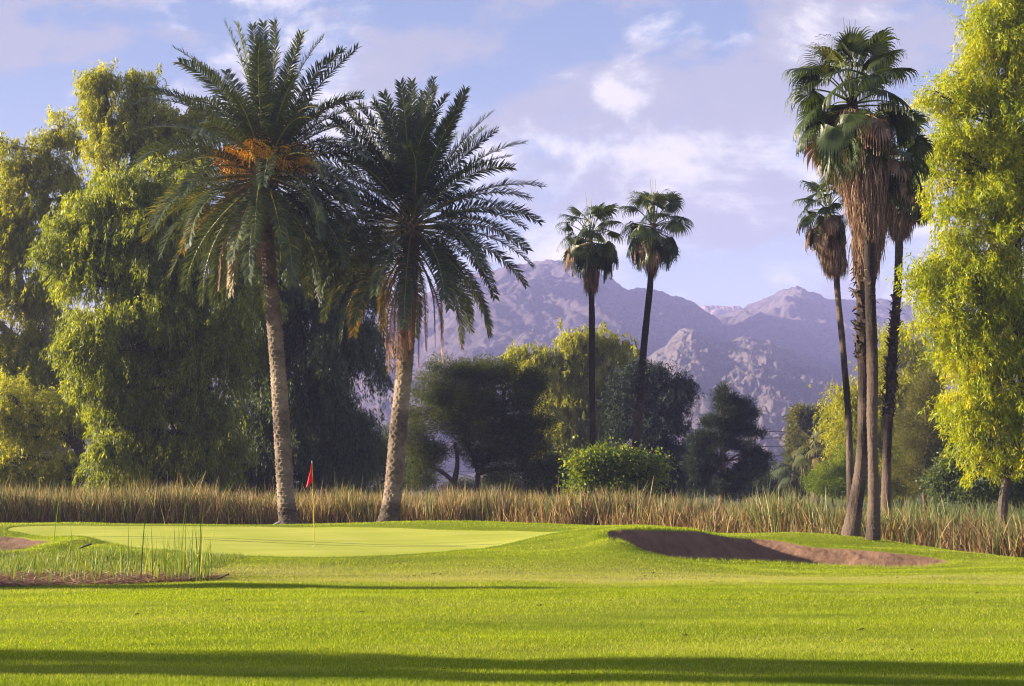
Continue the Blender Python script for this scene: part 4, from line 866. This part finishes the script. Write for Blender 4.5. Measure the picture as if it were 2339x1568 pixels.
mb = MB(); a = np.linspace(0, 2*math.pi, 20, endpoint=False); zc = terrain(A_(fb[0]), A_(fb[1]))[0]
ring = lambda r, z: np.stack([fb[0]+r*np.cos(a), fb[1]+r*np.sin(a), np.full(20, z)], -1)
mb.add(np.vstack([ring(.058, zc+.006), ring(.053, zc+.008), ring(.053, zc-.06)]), gridF(3, 20, True)); mb.build('cup_rim', WHT, t)
def onground(X, Y, zs=(-.3, .7)):
    zz = np.linspace(*zs, 101); P = np.array([Gp(X, Y, z) for z in zz]); e = terrain(P[:, 0], P[:, 1])-zz; return P[np.abs(e).argmin()]
def stick(name, label, cat, a, b, r, mat, raise_=.0, tip=None):
    A0 = onground(*a); B0 = W(b[0], b[1], A0[1]); t = empty(name, A0, label, cat)
    mb = MB(); P = spline([A0-A_(0, 0, .02), (A0+B0)/2+A_(0, 0, raise_), B0], 8); tube(mb, P, r, 8); mb.build('shaft', mat, t)
    mb = MB(); tube(mb, np.array([B0, B0+(B0-A0)*.06]), r*(tip or 1.3), 8); mb.build('end_cap', mat, t); return t
stick('black_pipe', 'black pipe leaning out of the grass beside the small sand bunker', 'pipe', (178, 1253), (207, 1243), .022, BLK)
stick('marker_stake', 'short dark stake standing in the shaded sand bunker', 'stake', (1643, 1283), (1641, 1274), .014, BLK)
t = stick('bent_stalk', 'dark dry stalk lying out from the right end of the rushes', 'stalk', (487, 1326), (521, 1312), .012, DRK)
# bird
bp_ = onground(634, 1203, (.2, .42)); t = empty('bird', bp_, 'small grey bird on the grass at the foot of the tallest date palm', 'bird')
mb = MB(); P = np.array([(-.17, 0, .075), (-.12, 0, .085), (-.05, 0, .10), (.02, 0, .12), (.07, 0, .15), (.09, 0, .185), (.115, 0, .19), (.14, 0, .185)])*.95; tube(mb, bp_+P, np.array([.006, .02, .045, .05, .04, .027, .022, .004])*.9, 10); mb.build('body', GRY, t, True)
mb = MB(); 
for s_ in (-.02, .02): tube(mb, bp_+np.array([(0, s_, .1), (.005, s_, .05), (0, s_, -.01)]), .005, 4)
mb.build('legs', DRK, t)
rng = np.random.default_rng(5)
tw = [(1108,1308),(990,1311),(1003,1313),(1100,1352),(820,1400),(310,1405),(1230,1385),(1560,1453),(2010,1318),(2230,1356),(1490,1310),(1470,1317),(1625,1330),(520,1372),(945,1316),(2048,1321),(1800,1296),(1965,1440)]
for i, (X, Y) in enumerate(tw):
    p = onground(X, Y, (-.2, .3)); a = rng.uniform(-.5, .5); L = rng.uniform(.03, .06); d = A_(math.cos(a), math.sin(a), .12)
    mb = MB(); tube(mb, np.array([p-d*L, p+A_(0, .01, .015), p+d*L]), [.004, .007, .003], 5)
    mb.add(p+.55*np.array([(0, 0, .02), (.05, .02, .05), (.11, .01, .03), (.05, -.03, .025)]), [(0, 1, 2, 3)])
    nb = 'in front of the sand bunker' if X > 1380 and Y < 1340 else ('at the foot of the bank below the green' if Y < 1325 else 'on the open sunlit lawn')
    o = mb.build('fallen_twig', DRK); tag(o, 'tiny dark fallen twig or leaf lying ' + nb, 'twig', 'fallen twigs ' + nb)
fl_ = MB(); n = 260; x, y = sample_view(n, 11, 31); z, a1, a2, a3 = terrain(x, y, True); k = (a1 < -.05) & (a3 < 0); x, y, z = x[k], y[k], z[k]; n = len(x)
leaves(fl_, np.stack([x, y, z+rng.uniform(.012, .03, n)], -1), rng.normal(0, 1, (n, 3))*A_(1, 1, .25), rng.uniform(.02, .05, n), rng.uniform(.008, .02, n), rng.random(n)*.45)
tag(fl_.build('fallen_leaves', M['litter']), 'sprinkling of tiny dry leaves and clippings over the fairway grass', 'leaf litter', None, 'stuff')
# overhead cables far away, between the pine and the columnar trees
for i, Y in enumerate((985, 1000, 1019, 1041)):
    mb = MB(); tube(mb, spline([W(1560, Y-3, 150), W(1700, Y+.5, 150), W(1790, Y, 150), W(1960, Y-4, 150)], 20), .035, 4)
    tag(mb.build('overhead_cable', BLK), ['topmost', 'second from top', 'third from top', 'lowest'][i]+' of the thin cables before the foothill right of the pine', 'cable', 'overhead cables')

# ================================================================ AIR, SUN, SKY, CAMERA
EL, BACK = R(14.5), R(6.0)          # sun height; degrees it stands behind the left-right line
sd = A_(-math.cos(BACK)*math.cos(EL), math.sin(BACK)*math.cos(EL), math.sin(EL))
hz = MB(); x0, x1, y0, y1, z0, z1 = -2400, 2400, -120, 2700, -12, 232
hz.add([(x0,y0,z0),(x1,y0,z0),(x1,y1,z0),(x0,y1,z0),(x0,y0,z1),(x1,y0,z1),(x1,y1,z1),(x0,y1,z1)], [(3,2,1,0),(4,5,6,7),(0,1,5,4),(1,2,6,5),(2,3,7,6),(3,0,4,7)])
hm, nt = newmat('haze'); n = N(nt)
v = n('ShaderNodeVolumePrincipled', {'Color': (.47, .49, 1.0, 1), 'Density': .00034, 'Anisotropy': 0.0}); out = n('ShaderNodeOutputMaterial'); nt.links.new(v.outputs[0], out.inputs['Volume'])
ho = hz.build('haze', hm); tag(ho, 'thin lavender air haze over the whole valley', 'haze', None, 'stuff')
sun = bpy.data.lights.new('sun', 'SUN'); sun.energy = 5.0; sun.angle = R(.55); sun.color = (1, .84, .62)
so = bpy.data.objects.new('sun', sun); C.objects.link(so)
from mathutils import Vector
so.rotation_euler = Vector(sd.tolist()).to_track_quat('Z', 'Y').to_euler()
wd = bpy.data.worlds.new('World'); bpy.context.scene.world = wd; wd.use_nodes = True; nt = wd.node_tree
for q in list(nt.nodes): nt.nodes.remove(q)
n = N(nt)
sky = n('ShaderNodeTexSky', sky_type='NISHITA', sun_disc=False, sun_elevation=EL, sun_rotation=math.atan2(sd[0], sd[1]))
sky.air_density = 1.0; sky.dust_density = .6; sky.ozone_density = 2.5
dirv = n('ShaderNodeTexCoord').outputs['Generated']
sp = n('ShaderNodeSeparateXYZ', {0: dirv}).outputs
yy = n.math('MAXIMUM', sp[1], .15); zz = n.math('MAXIMUM', n.math('ADD', sp[2], .10), .04)
pv = n('ShaderNodeCombineXYZ', {0: n.math('DIVIDE', sp[0], zz), 1: n.math('DIVIDE', sp[1], zz), 2: 0.0}).outputs[0]
av = n('ShaderNodeCombineXYZ', {0: n.math('DIVIDE', sp[0], yy), 1: n.math('DIVIDE', sp[2], yy), 2: 0.0}).outputs[0]
def blob(X, Y, rx, ry, amt):
    w = W(X, Y, 1.0); c = (w[0], w[2]-EYE)
    s_ = n('ShaderNodeVectorMath', {0: n('ShaderNodeVectorMath', {0: av, 1: (c[0], c[1], 0)}, operation='SUBTRACT').outputs[0], 1: (1/(rx*S/F), 1/(ry*S/F), 0)}, operation='MULTIPLY').outputs[0]
    l = n('ShaderNodeVectorMath', {0: s_}, operation='LENGTH').outputs['Value']
    return n.math('MULTIPLY', n('ShaderNodeMapRange', {0: l, 1: 1.0, 2: 0.0}, interpolation_type='SMOOTHSTEP').outputs[0], amt)
def addall(l):
    a = l[0]
    for b in l[1:]: a = n.math('ADD', a, b)
    return a
mpv = n('ShaderNodeMapping', {'Vector': av, 'Scale': (1.0, 1.7, 1), 'Rotation': (0, 0, R(-14)), 'Location': (.3, .1, 0)}).outputs[0]
nz = n.noise(5.6, 10, mpv, .66, .3)
nz2 = n.noise(22, 6, mpv, .6, .3)
base = n.math('ADD', nz, n.math('MULTIPLY', n.math('SUBTRACT', nz2, .5), .22))
bright = addall([blob(1390,190,200,100,.6), blob(1290,400,300,170,.42), blob(1480,330,330,330,.16), blob(1130,190,130,80,.22), blob(1660,350,260,90,.22), blob(860,110,260,110,.16), blob(430,130,300,120,.02), blob(1560,70,200,90,.22), blob(1650,235,60,30,.3), blob(1300,560,520,120,.20), blob(1750,560,500,150,.16), blob(2000,20,160,70,.3), blob(200,60,500,300,-.10), blob(300,500,700,400,-.05)])
cl = n('ShaderNodeMapRange', {0: n.math('ADD', n.math('MULTIPLY_ADD', base, 3.2, -1.1), n.math('SUBTRACT', bright, .08)), 1: .34, 2: 1.0}, interpolation_type='SMOOTHSTEP').outputs[0]
dk = addall([blob(1650,470,420,110,.5), blob(1850,210,420,240,.5), blob(1560,250,260,110,.20), blob(1080,100,300,120,.05), blob(2030,80,300,200,.2), blob(1500,470,200,60,.15)])
nd = n.noise(5.5, 7, n('ShaderNodeMapping', {'Vector': av, 'Scale': (1, 2.2, 1), 'Location': (3, 1, 0), 'Rotation': (0, 0, R(-12))}).outputs[0], .6, .2)
dm = n('ShaderNodeMapRange', {0: n.math('ADD', n.math('MULTIPLY_ADD', nd, 3.0, -1.0), n.math('SUBTRACT', dk, .06)), 1: .36, 2: .66}, interpolation_type='SMOOTHSTEP').outputs[0]
elv = n('ShaderNodeMapRange', {0: sp[2], 1: 0.0, 2: .40}).outputs[0]
VC = n.ramp(elv, [(0, (6.4, 6.3, 8.0)), (.3, (4.6, 5.1, 7.3)), (.75, (2.3, 3.15, 5.9)), (1, (1.8, 2.6, 5.2))])
skyc = n.mix(.72, sky.outputs[0], VC)       # thin high cloud veils the clear sky
c1_ = n.mix(n.math('MULTIPLY', cl, .85), skyc, (8.3, 7.6, 8.2))
c2_ = n.mix(n.math('MULTIPLY', n.math('MULTIPLY', dm, n('ShaderNodeMapRange', {0: cl, 1: 1.0, 2: .3, 3: .25, 4: 1.0}).outputs[0]), .85), c1_, (3.5, 3.5, 4.7))
bg = n('ShaderNodeBackground', {'Color': n.mix(1, c2_, (.63, .64, .57), 'MULTIPLY'), 'Strength': .05}); n('ShaderNodeOutputWorld', {0: bg.outputs[0]})
cam = bpy.data.cameras.new('camera'); co = bpy.data.objects.new('camera', cam); C.objects.link(co); bpy.context.scene.camera = co
cam.sensor_width = 36; cam.lens = F/1024*36; cam.clip_end = 6000; cam.clip_start = .1
co.location = (0, 0, EYE); co.rotation_euler = (R(90)+TH, 0, 0)
sc = bpy.context.scene
sc.view_settings.view_transform = 'Standard'; sc.view_settings.look = 'None'; sc.view_settings.exposure = 2.15; sc.view_settings.gamma = 1
sc.render.engine = 'CYCLES'; cy_ = sc.cycles
cy_.max_bounces = 8; cy_.diffuse_bounces = 3; cy_.glossy_bounces = 2; cy_.transmission_bounces = 5; cy_.volume_bounces = 1; cy_.transparent_max_bounces = 8
cy_.sample_clamp_indirect = 6; cy_.caustics_reflective = False; cy_.caustics_refractive = False; cy_.use_denoising = True; cy_.denoiser = 'OPENIMAGEDENOISE'; cy_.denoising_input_passes = 'RGB_ALBEDO_NORMAL'; cy_.denoising_prefilter = 'ACCURATE'; cy_.filter_width = 1.1
